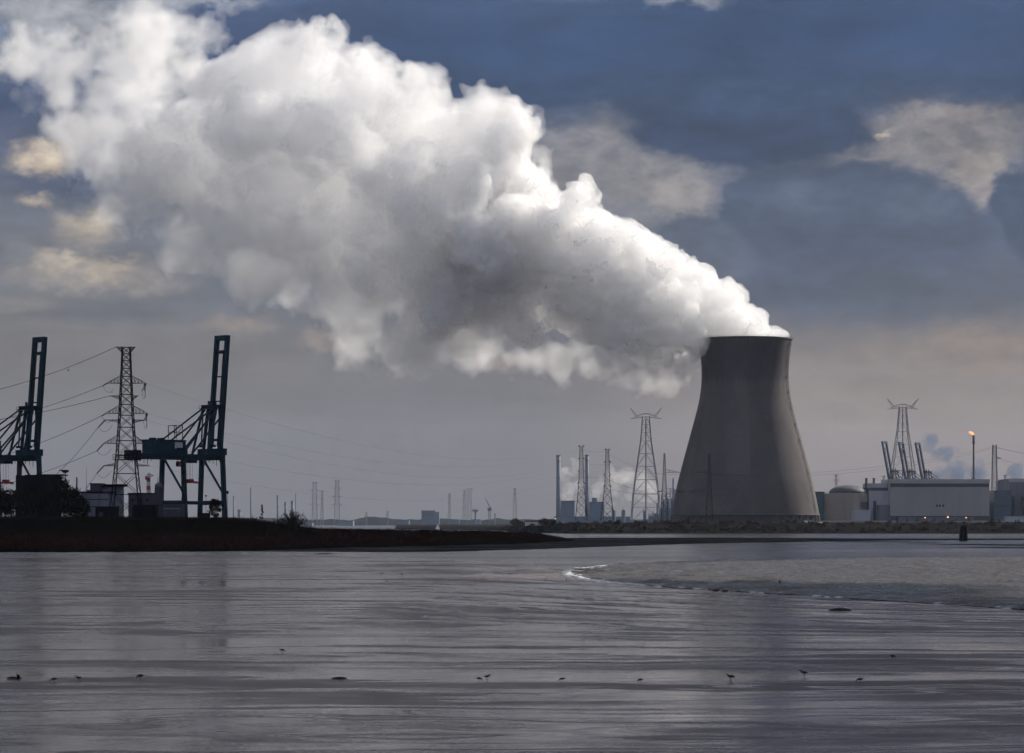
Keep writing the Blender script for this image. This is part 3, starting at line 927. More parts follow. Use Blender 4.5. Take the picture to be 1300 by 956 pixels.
# far bank with its dike, right across the picture behind the river
def far_bank():
    m, nt, b = new_mat('far dike turf')
    p = nt.pos(); n = nt.noise(p, 0.03, 6, 0.65); z = nt.sep(p)[2]
    c_ = nt.mix(nt.ss(n, 0.35, 0.65), (0.010, 0.009, 0.0085), (0.018, 0.015, 0.0125))
    nt.set(b.inputs['Base Color'], nt.mix(nt.ss(z, 1.0, 4.5), (0.010, 0.010, 0.0115), c_))
    b.inputs['Roughness'].default_value = 0.9; b.inputs['Specular IOR Level'].default_value = 0.0
    pxs = np.arange(500, 2000, 6.0)
    nearY = np.interp(pxs, [500, 620, 690, 730, 2000], [3600, 3300, 2450, 2330, 2330])
    topz = np.interp(pxs, [500, 640, 690, 730, 860, 2000], [3.0, 4.0, 6.5, 8.0, 8.6, 8.6])
    r = np.random.default_rng(3)
    offs = [0, 18, 40, 62, 74, 120, 9000]
    hs = [-0.2, 0.22, 0.35, 0.93, 1.0, 0.97, 0.97]
    Vv = np.zeros((len(pxs), len(offs), 3), np.float32)
    for i, px in enumerate(pxs):
        for j, (o_, h_) in enumerate(zip(offs, hs)):
            Yy = nearY[i] + o_ + r.normal() * (2.5 if j < 6 else 0)
            Vv[i, j] = (wx(px, nearY[i]) * (Yy / nearY[i] if j == 6 else 1), Yy, topz[i] * h_ + r.normal() * 0.12)
    a, b_ = Vv.shape[:2]
    i = np.arange(a - 1)[:, None] * b_ + np.arange(b_ - 1)[None, :]
    Qq = np.stack([i, i + b_, i + b_ + 1, i + 1], -1).reshape(-1, 4)
    tag(mesh_np('far_dike', Vv.reshape(-1, 3), Qq, m, smooth=True), kind='structure')
    # low scrub along the dike
    vs, fs = [], []
    rr = random.Random(9)
    def leafball(x, y, z, rx, rz, n):
        for k in range(n):
            v = Vector((rr.gauss(0, 1), rr.gauss(0, 1), rr.gauss(0, 1))).normalized() * rr.random() ** 0.4
            c_ = Vector((x + v.x * rx, y + v.y * rx, z + abs(v.z) * rz))
            s_ = rr.uniform(0.25, 0.7)
            e = Euler((rr.uniform(0, 6), rr.uniform(0, 6), rr.uniform(0, 6))).to_matrix()
            b0 = len(vs)
            for q in ((-1, -1), (1, -1), (1, 1), (-1, 1)):
                vs.append(c_ + e @ Vector((q[0] * s_, q[1] * s_ * 0.6, 0)))
            fs.append((b0, b0 + 1, b0 + 2, b0 + 3))
    for k in range(900):
        px = rr.uniform(640, 1420)
        dense = np.interp(px, [640, 700, 740, 860, 905, 960, 1050, 1420], [0.6, 1, 1, 1, 0.9, 0.7, 0.5, 0.4])
        if rr.random() > dense: continue
        Y0 = np.interp(px, [500, 620, 690, 730, 2000], [3600, 3300, 2450, 2330, 2330])
        tz = np.interp(px, [500, 640, 690, 730, 860, 2000], [3.0, 4.0, 6.5, 8.0, 8.6, 8.6])
        oy = rr.uniform(10, 78)
        z = np.interp(oy, [0, 18, 40, 62, 74, 120], [0, .22, .35, .93, 1, .97]) * tz - 0.3
        big = rr.random() ** 2
        leafball(wx(px, Y0 + oy), Y0 + oy, z, 1.2 + 2.4 * big, (1.0 + 3.0 * big) * (1 if oy > 50 else 0.8), int(26 + 60 * big))
    tag(mesh_np('scrub', np.array([tuple(v) for v in vs]), np.array(fs), M['leaf_autumn']), kind='stuff')
far_bank()

# low land at the very back
def far_land():
    m = paint('far land', (0.022, 0.026, 0.026), 0.9, 0.3, 0.002, spec=0.0)
    pxs = np.arange(-1200, 2600, 8.0); r = np.random.default_rng(6)
    hh = 16 + np.convolve(r.normal(size=len(pxs)), np.ones(3) / 3, 'same') * 3 + 2 * (np.convolve(r.normal(size=len(pxs)), np.ones(15) / 15, 'same') > 0.1)
    Y0 = 7200.0
    Vv = np.stack([np.stack([wx(pxs, Y0), np.full_like(pxs, Y0), np.full_like(pxs, -0.5)], -1), np.stack([wx(pxs, Y0), np.full_like(pxs, Y0 + 20), hh * 0.8], -1),
                   np.stack([wx(pxs, Y0), np.full_like(pxs, Y0 + 120), hh], -1), np.stack([wx(pxs, Y0) * 2, np.full_like(pxs, 15800), hh * 0 + 8], -1)], 1)
    a, b_ = Vv.shape[:2]
    i = np.arange(a - 1)[:, None] * b_ + np.arange(b_ - 1)[None, :]
    Qq = np.stack([i, i + b_, i + b_ + 1, i + 1], -1).reshape(-1, 4)
    tag(mesh_np('far_land', Vv.reshape(-1, 3), Qq, m), kind='structure')
far_land()

# ------------------------------------------------------------------ cooling tower
def tower():
    base_z = 9.4
    root = thing('cooling_tower', 'giant concrete hyperbolic cooling tower on the far bank pouring out steam', 'cooling tower', (wx(946, TY), TY, base_z))
    k = TY / F
    prof_px = [(652.5, 93.6), (645, 92.2), (623, 88), (605, 83.8), (588, 79.2), (570, 74.4), (552, 69.5), (537, 65.4), (523, 61.6), (508, 58.0), (494, 56.0), (480, 55.0), (470, 55.1), (460, 55.8), (450, 56.8), (440, 58.2), (431, 59.9)]
    zz = np.array([wz(p, TY) - base_z for p, _ in prof_px]); rr = np.array([r * k for _, r in prof_px])
    zt = np.linspace(zz[0], zz[-1], 70); rt = np.interp(zt, zz, rr)
    rt = np.convolve(np.pad(rt, 3, 'edge'), np.ones(7) / 7, 'valid')
    m, nt, b = new_mat('weathered tower concrete')
    p = nt.obj(); x, y, z = nt.sep(p)
    ang = nt.math('ARCTAN2', x, y)
    cyl = nt.xyz(nt.math('MULTIPLY', ang, 60.0), 0.0, z)
    streak = nt.noise(nt.vmath('MULTIPLY', cyl, (0.35, 1, 0.018)), 1.0, 6, 0.65)
    blot = nt.noise(nt.vmath('MULTIPLY', cyl, (0.03, 1, 0.02)), 1.0, 5, 0.6)
    fine_ = nt.noise(nt.vmath('MULTIPLY', cyl, (1.0, 1, 0.3)), 0.8, 5, 0.65)
    zs_ = nt.math('ADD', z, nt.math('MULTIPLY', nt.math('SUBTRACT', streak, 0.5), 34.0))
    top_z = float(zz[-1])
    stain = nt.math('MULTIPLY', nt.ss(zs_, top_z - 42, top_z - 36), nt.ss(zs_, top_z + 3, top_z - 9))
    lowst = nt.math('MULTIPLY', nt.ss(nt.math('ADD', zs_, nt.math('MULTIPLY', blot, 90.0)), 110, 60), nt.ss(ang, -3.2, -2.6))
    base = nt.mix(nt.ss(blot, 0.35, 0.65), (0.10, 0.090, 0.090), (0.138, 0.124, 0.122))
    base = nt.mix(nt.math('MULTIPLY', stain, 0.5), base, (0.052, 0.052, 0.06))
    base = nt.mix(nt.math('MULTIPLY', nt.ss(streak, 0.52, 0.72), 0.35), base, (0.12, 0.11, 0.11))
    base = nt.mix(1.0, base, nt.ss(fine_, 0.25, 0.75, 0.88, 1.12), 'MULTIPLY')
    rib = nt.math('SINE', nt.math('MULTIPLY', ang, 160.0))
    lift = nt.math('PINGPONG', z, 0.8)
    nt.set(b.inputs['Base Color'], nt.mix(1.0, base, nt.ss(lift, 0.0, 0.12, 0.93, 1.0), 'MULTIPLY'))
    b.inputs['Roughness'].default_value = 0.9; b.inputs['Specular IOR Level'].default_value = 0.05
    nt.set(b.inputs['Normal'], nt.bump(nt.math('ADD', rib, nt.math('MULTIPLY', fine_, 1.6)), 0.14, 0.25))
    M['tower'] = m
    mb = MB()
    n = 160
    th = 0.5
    ring = [(r, z_) for r, z_ in zip(rt, zt)]
    inner = [(r - th, z_) for r, z_ in zip(rt[::-1], zt[::-1])]
    mb.lathe(ring + inner + [ring[0]], n, cap=False)
    mb.build('shell', m, root, smooth=True)
    rb = MB()
    Rt = rt[-1]
    rb.lathe([(Rt + 0.02, zt[-1] - 1.0), (Rt + 0.9, zt[-1] - 0.7), (Rt + 0.9, zt[-1] + 0.5), (Rt - 1.2, zt[-1] + 0.5), (Rt - 1.2, zt[-1] - 0.3), (Rt + 0.02, zt[-1] - 1.0)], n, cap=False)
    rim = rb.build('rim', M['tower_trim'], root)
    rl = MB()
    for i in range(120):
        t = 2 * math.pi * i / 120
        rl.tube(((Rt + .7) * math.cos(t), (Rt + .7) * math.sin(t), zt[-1] + .5), ((Rt + .7) * math.cos(t), (Rt + .7) * math.sin(t), zt[-1] + 1.6), 0.05, n=4)
    rl.lathe([(Rt + .65, zt[-1] + 1.55), (Rt + .75, zt[-1] + 1.55), (Rt + .75, zt[-1] + 1.65), (Rt + .65, zt[-1] + 1.65), (Rt + .65, zt[-1] + 1.55)], 96, cap=False)
    rl.build('railing', M['galv'], rim)
    R0 = rt[0]
    lb = MB(); lb.lathe([(R0 + .05, zt[0] - 1.2), (R0 + .7, zt[0] - 1.0), (R0 + .5, zt[0] + .3), (R0 - .9, zt[0] + .3), (R0 - .9, zt[0] - 1.2), (R0 + .05, zt[0] - 1.2)], n, cap=False)
    lb.build('ring_beam', M['tower_trim'], root)
    N = 44
    for i in range(N):                                     # V-shaped raker columns, each pair one part
        c_ = MB(); t0 = 2 * math.pi * i / N
        for s_ in (-1, 1):
            a0, a1 = t0, t0 + s_ * math.pi / N
            c_.tube(((R0 + 1.5) * math.cos(a0), (R0 + 1.5) * math.sin(a0), -0.2), ((R0 - .1) * math.cos(a1), (R0 - .1) * math.sin(a1), zt[0] - 0.9), 0.42, 0.36, 6)
        if math.sin(t0) < 0.55: c_.build('raker_column', M['tower_trim'], root)
    pk = MB(); pk.lathe([(R0 - 4, -0.2), (R0 - 4, zt[0] - 1.4), (R0 - 5, zt[0] - 1.4), (R0 - 5, -0.2), (R0 - 4, -0.2)], 80, cap=False)
    pk.build('louvre_screen', M['plant_dark'], root)
    bs = MB(); bs.lathe([(R0 + 3.5, -1.0), (R0 + 3.5, 0.4), (R0 + 2.6, 0.4), (R0 + 2.6, -1.0), (R0 + 3.5, -1.0)], 80, cap=False)
    bs.build('basin_wall', M['tower_trim'], root)
    # caged ladder with rest platforms up the right-hand flank
    a = R(-90 + 66)
    ld = MB()
    ca, sa = math.cos(a), math.sin(a)
    tx, ty = -sa, ca
    pr = lambda z_, off: (np.interp(z_, zt, rt) + off)
    prev = None
    for z_ in np.arange(zt[0], zt[-1] + 0.5, 2.5):
        r_ = pr(z_, 0.8)
        cur = [(r_ * ca + tx * s_ * 0.45, r_ * sa + ty * s_ * 0.45, z_) for s_ in (-1, 1)]
        if prev:
            for p_, q_ in zip(prev, cur): ld.beam(p_, q_, 0.18)
            ld.beam(cur[0], cur[1], 0.12)
            ld.beam((pr(z_, 0) * ca, pr(z_, 0) * sa, z_), (r_ * ca, r_ * sa, z_), 0.12)
            o_ = [(x_ + ca * 0.9, y_ + sa * 0.9, z2) for x_, y_, z2 in cur]
            ld.beam(cur[0], o_[0], 0.12); ld.beam(o_[0], o_[1], 0.12); ld.beam(o_[1], cur[1], 0.12)
        prev = cur
    lad = ld.build('ladder', M['galv_lite'], root)
    for z_ in np.linspace(zt[0] + 8, zt[-1] - 5, 11):
        pb = MB(); r_ = pr(z_, 0)
        c0 = Vector((r_ * ca, r_ * sa, z_))
        e = Matrix.Rotation(a, 4, 'Z')
        bx = MB(); bx.box(0.0, 1.7, -1.2, 1.2, -0.12, 0.12)
        for (x_, y_) in ((1.62, -1.1), (1.62, 1.1), (0.5, -1.1), (0.5, 1.1)): bx.box(x_ - .06, x_ + .06, y_ - .06, y_ + .06, .15, 1.3)
        for z2 in (0.7, 1.25): bx.box(1.58, 1.66, -1.1, 1.1, z2, z2 + .06)
        bx.v = [tuple(c0 + (e @ Vector(v))) for v in bx.v]
        bx.build('rest_platform', M['galv_lite'], lad)
tower()

# ------------------------------------------------------------------ ship-to-shore gantry cranes
def make_crane(label, steel, dark):
    root = thing('gantry_crane', label, 'crane')
    # local axes: +x towards the boom (waterside), y along the quay, z up; rail gauge 30 m, legs 22 m apart along the quay
    g, hw = 15.0, 11.2
    TOPZ, SILL = 42.0, 13.0
    for sx in (-1, 1):
        for sy in (-1, 1):
            mb = MB()
            base = (sx * g, sy * (hw + 0.8), 1.6); topp = (sx * g, sy * (hw - 1.4), TOPZ)
            mb.plate(base, topp, 2.5, 2.1)
            leg = mb.build('leg', steel, root)
            bg_ = MB()
            bg_.box(sx * g - 3.0, sx * g + 3.0, sy * (hw + .8) - 1.0, sy * (hw + .8) + 1.0, 1.0, 2.2)
            for q in (-2, -.7, .7, 2): bg_.tube((sx * g - 0.0 - .5, sy * (hw + .8) + q * 0 , .55), (sx * g + .5, sy * (hw + .8), .55), 0.55, n=10)
            bg_.box(sx * g - 0.8, sx * g + 0.8, sy * (hw + .8) - 4.5, sy * (hw + .8) + 4.5, 0.5, 1.3)
            bg_.build('bogie', dark, leg)
    for sx in (-1, 1):
        mb = MB(); mb.box(sx * g - 0.9, sx * g + 0.9, -hw - .3, hw + .3, SILL - 1.3, SILL + 1.3); mb.build('sill_beam', steel, root)
        mb = MB(); mb.box(sx * g - 1.3, sx * g + 1.3, -hw - 1.5, hw + 1.5, TOPZ - 0.4, TOPZ + 3.6, 0.2); mb.build('portal_beam', steel, root)
        mb = MB(); mb.tube((sx * g, hw - 1.4, TOPZ - 1), (sx * g, -hw + .2, SILL + 5), 0.75, n=8); mb.build('brace', steel, root)
    for sy in (-1, 1):
        mb = MB(); mb.box(-g + 1.0, g - 1.0, sy * hw - .7 + sy * .4, sy * hw + .7 + sy * .4, SILL - 1.0, SILL + 0.9); mb.build('tie_beam', steel, root)
    # main girder pair with landside backreach
    mg = MB()
    for sy in (-1, 1): mg.box(-46, 17.5, sy * 4.2 - .8, sy * 4.2 + .8, TOPZ - 3.4, TOPZ + 0.0)
    for x_ in (-45.3, -34, -24, -2, 8): mg.box(x_ - .5, x_ + .5, -3.4, 3.4, TOPZ - 2.6, TOPZ - 0.8)
    gird = mg.build('main_girder', steel, root)
    wk = MB()
    for sy in (-1, 1):
        wk.box(-46, 17, sy * 6.1 - .6, sy * 6.1 + .6, TOPZ - 2.0, TOPZ - 1.8)
        for x_ in np.arange(-46, 17, 2.6):
            wk.box(x_ - .06, x_ + .06, sy * 6.6 - .06, sy * 6.6 + .06, TOPZ - 1.8, TOPZ - 0.6)
            if int(x_ * 7) % 3 == 0: wk.box(x_ - .12, x_ + .12, sy * 5.6 - .12, sy * 5.6 + .12, TOPZ - 4.8 - (int(x_ * 13) % 3), TOPZ - 2.0)
        wk.box(-46, 17, sy * 6.6 - .06, sy * 6.6 + .06, TOPZ - .7, TOPZ - .55)
    wk.build('walkway', dark, gird)
    rb = MB(); rb.box(-47.5, -42, -5, 5, TOPZ - 4.2, TOPZ + 1.8, .3); rb.box(-49, -47.5, -3, 3, TOPZ - 3.4, TOPZ - 1); rb.build('rope_tensioner', dark, gird)
    # machinery house
    mh = MB(); mh.box(-34.0, -9.0, -5.2, 5.2, TOPZ + 0.3, TOPZ + 7.9, .3)
    house = mh.build('machinery_house', steel, root)
    pn = MB(); pn.box(-17.5, -11.8, -5.32, -5.2, TOPZ + 3.2, TOPZ + 6.8); pn.build('sign_panel', M['pale_panel'], house)
    pn = MB(); pn.box(-17.5, -11.8, 5.2, 5.32, TOPZ + 3.2, TOPZ + 6.8); pn.build('sign_panel', M['pale_panel'], house)
    rf = MB(); rf.box(-34.4, -8.6, -5.6, 5.6, TOPZ + 7.9, TOPZ + 8.3)
    for x_ in (-30, -24): rf.box(x_ - 1.2, x_ + 1.2, -2, 2, TOPZ + 8.3, TOPZ + 9.4)
    rf.build('house_roof', dark, house)
    ms = MB()
    for x_ in (-16, -10):
        for sy in (-3, 3): ms.beam((x_, sy, TOPZ + 9), (x_, sy, TOPZ + 17), .35)
    for z_ in (TOPZ + 13, TOPZ + 17):
        ms.beam((-16, -3, z_), (-10, -3, z_), .3); ms.beam((-16, 3, z_), (-10, 3, z_), .3); ms.beam((-16, -3, z_), (-16, 3, z_), .3)
    ms.beam((-16, -3, TOPZ + 9), (-10, -3, TOPZ + 17), .25)
    ms.build('service_frame', dark, house)
    # A-frame over the waterside legs
    AP = 71.5
    for sy in (-1, 1):
        mb = MB(); mb.plate((g + .3, sy * 8.6, TOPZ + 3.4), (g + 1.5, sy * 5.4, AP), 1.5, 1.5); mb.build('mast', steel, root)
        mb = MB(); mb.plate((g - 9.5, sy * 7.2, TOPZ + 0.2), (g - 1.6, sy * 6.4, AP - 0.6), 1.1, 1.1); mb.build('rear_mast', steel, root)
        mb = MB(); mb.tube((g - 1, sy * 5.4, AP - .2), (-32, sy * 4.4, TOPZ + 0.4), 0.5, n=8); mb.build('backstay', steel, root)
        mb = MB(); mb.tube((g - 1, sy * 5.4, AP - 2.2), (-12.5, sy * 4.4, TOPZ + .4), 0.55, n=8); mb.build('backstay', steel, root)
        mb = MB(); mb.tube((g + 1, sy * 5.4, AP - 8), (-3.5, sy * 4.4, TOPZ + .4), 0.55, n=8); mb.build('backstay', steel, root)
    ap = MB(); ap.box(g - 3.2, g + 3.2, -6.8, 6.8, AP - 1.4, AP + 0.6, .2)
    ap.box(g - 4.4, g + 4.4, -7.6, 7.6, AP - 1.7, AP - 1.4)
    for sy in (-1, 1):
        for x_ in (-4, -1.3, 1.3, 4): ap.box(g + x_ - .08, g + x_ + .08, sy * 7.5 - .08, sy * 7.5 + .08, AP - 1.4, AP + 0.2)
        ap.box(g - 4.3, g + 4.3, sy * 7.5 - .07, sy * 7.5 + .07, AP + .1, AP + .25)
        ap.tube((g + x_ * 0, sy * 3, AP + .6), (g, sy * 3, AP + 3.0), .8, n=10)
    ap.build('apex_platform', dark, root)
    # raised boom: two girders leaning a little outwards
    lean = R(85.2)
    ux, uz = math.cos(lean), math.sin(lean)
    hx, hz = g + 2.0, TOPZ + 1.0
    Lb = 71.5
    P = lambda s_, y_, off=0.0: (hx + ux * s_ - uz * off, y_, hz + uz * s_ + ux * off)
    boom = MB()
    for sy in (-1, 1): boom.plate(P(0, sy * 4.9), P(Lb, sy * 4.9), 1.7, 3.0)
    bo = boom.build('boom', steel, root)
    for s_, w in ((Lb - 1.5, 3.2), (Lb - 10, 2.0), (Lb - 25, .8), (Lb - 40, .8), (8, 1.5)):
        mb = MB(); mb.plate(P(s_, -4.05), P(s_, 4.05), w * 0.8, w); mb.build('cross_tie', steel, bo)
    mb = MB()
    for sy in (-1, 1):
        mb.tube(P(4, sy * 3.3, 1.2), P(Lb - 9, sy * 3.3, 1.2), 0.28, n=6)
        for s_ in np.arange(4, Lb - 6, 3.0): mb.box(*[v for c_ in zip(P(s_, sy * 6.4, 0), P(s_, sy * 6.4, 0)) for v in (c_[0] - .1, c_[1] + .1)])
        mb.tube(P(2, sy * 6.4), P(Lb - 4, sy * 6.4), .12, n=4)
    mb.build('rope_and_handrail', dark, bo)
    for sy in (-1, 1):                                          # folded forestay links hanging between mast and boom
        mb = MB()
        mb.tube((g - 2.5, sy * 5.6, AP - 2), (g - 3.8, sy * 5.6, AP - 24), .45, n=6)
        mb.tube((g + 1.0, sy * 5.8, AP - 2), P(24, sy * 5.8), .35, n=6)
        mb.box(g - 4.9, g - 2.6, sy * 5.6 - 1.2, sy * 5.6 + 1.2, AP - 25, AP - 23.6)
        mb.build('forestay_link', steel, root)
    # cab, trolley and spreader
    tr = MB(); tr.box(-6, 1, -3.2, 3.2, TOPZ - 5.2, TOPZ - 3.6, .2); tro = tr.build('trolley', dark, root)
    cb = MB(); cb.box(-9.5, -6.2, 1.2, 4.2, TOPZ - 7.4, TOPZ - 4.2, .25); cab = cb.build('operator_cab', M['red'], tro)
    cw = MB(); cw.box(-9.56, -9.5, 1.5, 3.9, TOPZ - 6.8, TOPZ - 4.9); cw.build('cab_window', M['window'], cab)
    sp = MB(); sp.box(-2.8, -1.2, -6.1, 6.1, 24.8, 25.8); sp.box(-3.4, -.6, -2, 2, 25.8, 27.2)
    for sy in (-6, 6): sp.box(-3.3, -.7, sy - .3, sy + .3, 24.4, 25.6)
    spr = sp.build('spreader', M['red'], tro)
    rp = MB()
    for x_ in (-2.8, -1.2):
        for sy in (-1.5, 1.5): rp.tube((x_, sy, 27.2), (x_, sy, TOPZ - 5), .06, n=4)
    rp.build('hoist_rope', dark, spr)
    st = MB()                                                  # stair tower up one landside leg
    for k in range(12):
        z0 = SILL + k * 2.3; s_ = 1 if k % 2 else -1
        st.plate((-g - 2.2, -hw - 1.2 + s_ * 1.2, z0), (-g - 2.2, -hw - 1.2 - s_ * 1.2, z0 + 2.3), 0.8, .25)
    st.build('stairs', dark, root)
    return root

CY = 1700.0
craneA = make_crane('dark blue quay crane with raised boom, whole in view right of the near lattice pylon', M['crane'], M['crane_dark'])
cpos = at(244.5, 650, CY); craneA.location = (cpos.x, CY, 8.2); craneA.rotation_euler = (0, 0, R(-45 + 90 + 0))
craneB = copy_tree(craneA)
relabel(craneB, 'dark blue quay crane with raised boom, cut off by the photo\'s left edge', group='blue quay cranes')
craneA['group'] = 'blue quay cranes'
craneB.location = (cpos.x - 238 * CY / F, CY + 12, 8.0)

far_cranes = []
lab = ['distant blue crane with tilted boom, left one of the row above the long hall', 'distant blue crane with tilted boom standing in front of the giant pylon legs', 'distant blue crane with tilted boom nearest the flare stack, dark smoke behind its head']
def swap_mats(o, mp):
    for ch in kids(o):
        if ch.type == 'MESH' and ch.data.materials and ch.data.materials[0] in mp:
            ch.data = ch.data.copy(); ch.data.materials[0] = mp[ch.data.materials[0]]
        swap_mats(ch, mp)
first_far = None
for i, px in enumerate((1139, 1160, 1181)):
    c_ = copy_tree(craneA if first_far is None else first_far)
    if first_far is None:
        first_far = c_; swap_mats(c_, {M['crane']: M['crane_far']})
    relabel(c_, lab[i], group='distant raised cranes behind the long hall')
    Yc = 3950.0 + i * 30
    c_.location = (wx(px + 8, Yc), Yc, 9.0)
    c_.rotation_euler = (0, 0, R(180 - 40))
    for ch in kids(c_):
        if ch.name.startswith('boom'):
            hinge = Vector((17.0, 0, 43.0))
            ch.matrix_basis = Matrix.Translation(hinge) @ Matrix.Rotation(R(7), 4, 'Y') @ Matrix.Translation(-hinge)

# ------------------------------------------------------------------ lattice pylons
def lattice_mb(levels, leg, br, faces=4, sub=False):
    mb = MB()
    cs = [[(sx * w / 2, sy * w / 2, z) for sx, sy in ((-1, -1), (1, -1), (1, 1), (-1, 1))] for z, w in levels]
    for a, b in zip(cs[:-1], cs[1:]):
        for i in range(4):
            j = (i + 1) % 4
            mb.beam(a[i], b[i], leg)
            mb.beam(a[i], b[j], br); mb.beam(a[j], b[i], br)
            mb.beam(b[i], b[j], br)
    return mb

def levels_from(prof, n, growth=1.0):
    """panel heights proportional to the width, so that braces stay near 45 degrees"""
    zs = [prof[0][0]]; Z = [p[0] for p in prof]; W = [p[1] for p in prof]
    while zs[-1] < Z[-1] - 0.5:
        w = float(np.interp(zs[-1], Z, W)); zs.append(min(Z[-1], zs[-1] + max(1.2, w * n)))
    if len(zs) > 2 and zs[-1] - zs[-2] < 1.0: zs.pop(-2)
    return [(z, float(np.interp(z, Z, W))) for z in zs]

def crossarm_mb(z, x, w, rise, br, half_body, ytip=0.3, down=False):
    """triangular lattice arm reaching from the body to x"""
    mb = MB(); s = 1 if x > 0 else -1
    x0 = s * half_body
    r = -rise if down else rise
    for y in (-1, 1):
        mb.beam((x0, y * w / 2, z), (x, y * ytip, z), br * 1.3)
        mb.beam((x0, y * w / 2, z + r), (x, y * ytip, z + 0.15), br)
        for k in range(1, 4):
            t0, t1 = k / 4, (k - 0.5) / 4
            p = (x0 + (x - x0) * t0, y * (w / 2 + (ytip - w / 2) * t0), z)
            q = (x0 + (x - x0) * t1, y * (w / 2 + (ytip - w / 2) * t1), z + r * (1 - t1))
            mb.beam(p, q, br * .8)
            mb.beam(p, (p[0], p[1], z + r * (1 - t0)), br * .8)
    for k in range(5):
        t0 = k / 5
        mb.beam((x0 + (x - x0) * t0, -(w / 2 + (ytip - w / 2) * t0), z), (x0 + (x - x0) * t0, (w / 2 + (ytip - w / 2) * t0), z), br * .8)
    return mb

PYY = 1170.0
def near_pylon():
    Y = PYY; k = Y / F; bz = wz(660, Y)
    root = thing('lattice_pylon', 'tall dark lattice pylon with many crossarms standing between the two blue cranes', 'pylon', (wx(160.3, Y), Y, bz))
    zp = lambda py: wz(py, Y) - bz
    prof = [(0, 39 * k), (zp(640), 35 * k), (zp(577), 23 * k), (zp(530), 17 * k), (zp(476), 12.3 * k), (zp(448), 10 * k), (zp(440.5), 9.5 * k)]
    body = lattice_mb(levels_from(prof, 0.82), 0.40, 0.19).build('lattice_body', M['galv'], root)
    hbw = lambda z: float(np.interp(z, [p[0] for p in prof], [p[1] for p in prof])) / 2
    ARMS = [  # py, left px, right px, rise px, down, left tip kind, right tip kind
        (440.6, 147, 172, 7.5, True, None, None), (486.5, 136, 185, 9.5, False, 'strain', 'hang'), (502.6, 139.5, 175.5, 5, True, None, None),
        (524.8, 134.5, 187, 10, False, 'strain', 'hang'), (533.2, 133.5, 185, 3.5, True, 'down', None), (563.0, 132, 184, 10, False, 'down', None), (591.5, 132, 190, 3.0, False, 'down', None)]
    tips = []
    for py, l, r, rise, down, lk, rk in ARMS:
        z = zp(py)
        for x, kd in (((l - 160.3) * k, lk), ((r - 160.3) * k, rk)):
            arm = crossarm_mb(z, x, hbw(z) * 2, rise * k, 0.13, hbw(z), down=down).build('crossarm', M['galv'], root)
            ends = (x, 0, z)
            if kd in ('strain', 'down'):
                dxp, dzp = (-5.5, -3.2) if kd == 'strain' else (-9, -9.5)
                ins = MB()
                for y in (-.35, .35):
                    a0 = Vector((x, y, z)); b0 = Vector((x + dxp * k, y, z + dzp * k))
                    for q in range(8):
                        ins.tube(a0.lerp(b0, q / 8), a0.lerp(b0, (q + .75) / 8), 0.24, n=6)
                    ins.tube(a0, b0, 0.07, n=4)
                ins.build('insulator', M['glass_insul'], arm)
                ends = (x + dxp * k, 0, z + dzp * k)
                jl = MB(); e0 = Vector(ends); e1 = Vector((x + 3.0, .3, z - 2.0)); pts = []
                for q in range(9):
                    t = q / 8; p = e0.lerp(e1, t); p.z -= 2.8 * 4 * t * (1 - t) * .8; pts.append(p)
                jl.path(pts, 0.06, 4); jl.build('jumper_cable', M['cable'], arm)
            elif kd == 'hang':
                ins = MB()
                for bx in (-1.6, -.7): ins.tube((x, 0, z - .1), (x + bx, 0.2, z - 3.2), .17, n=6)
                ins.tube((x - .2, 0, z), (x - .2, 0, z - 5.6), .12, n=6)
                ins.ball((x - .3, 0, z - .7), .65, 1); ins.ball((x - .3, 0, z - 5.6), .3, 1)
                ins.build('insulator', M['glass_insul'], arm)
                jl = MB(); pts = []
                for q in range(9):
                    t = q / 8; pts.append((x - 1.6 + 1.3 * t, .2, z - 3.2 - 4.0 * 4 * t * (1 - t) * .5 - 2.2 * t))
                jl.path(pts, .05, 4); jl.build('jumper_cable', M['cable'], arm)
            tips.append((root.location.x + ends[0], Y, bz + ends[2]))
    pf = MB(); w = hbw(zp(580)) + 1.0
    pf.box(-w, w, -w, w, zp(584), zp(583.3))
    for py in (577.5, 580.5):
        for a, b in (((-w, -w), (w, -w)), ((w, -w), (w, w)), ((w, w), (-w, w)), ((-w, w), (-w, -w))): pf.beam((*a, zp(py)), (*b, zp(py)), .16)
    for t in np.linspace(-w, w, 8): pf.beam((t, -w, zp(584)), (t, -w, zp(577.5)), .14)
    pf.build('maintenance_platform', M['galv'], root)
    ft = MB()
    for sx in (-1, 1):
        for sy in (-1, 1): ft.box(sx * 39 * k / 2 - .8, sx * 39 * k / 2 + .8, sy * 39 * k / 2 - .8, sy * 39 * k / 2 + .8, -4.0, 0.25)
    ft.build('footing', M['beige'], root)
    return tips
TIPS = near_pylon()

def cable(p, q, sag, r, label, group, seg=28):
    p, q = Vector(p), Vector(q); mb = MB(); pts = []
    for i in range(seg + 1):
        t = i / seg; v = p.lerp(q, t); v.z -= 4 * sag * t * (1 - t); pts.append(v - p)
    mb.path(pts, r, 4)
    o = mb.build('power_cable', M['cable'], loc=p)
    return tag(o, label, 'power cable', group)
LEFTW = [(0, (-320, 497), 14, 'thin earth wire sagging left from the very top of the near pylon'),
         (2, (-330, 541), 12, 'cable sagging left from the near pylon\'s highest wide arm'),
         (4, (-330, 528), 9, 'cable running almost level left from the short arm under the highest wide arm'),
         (6, (-330, 594), 14, 'cable sagging left from the second wide arm of the near pylon'),
         (8, (-280, 780), 8, 'cable falling steeply left from the hanging insulator of the near pylon\'s middle arm'),
         (10, (-330, 624), 13, 'cable sagging left from the arm just above the pylon\'s platform'),
         (12, (-300, 745), 8, 'lowest cable falling left towards the ground from the near pylon\'s bottom arm')]
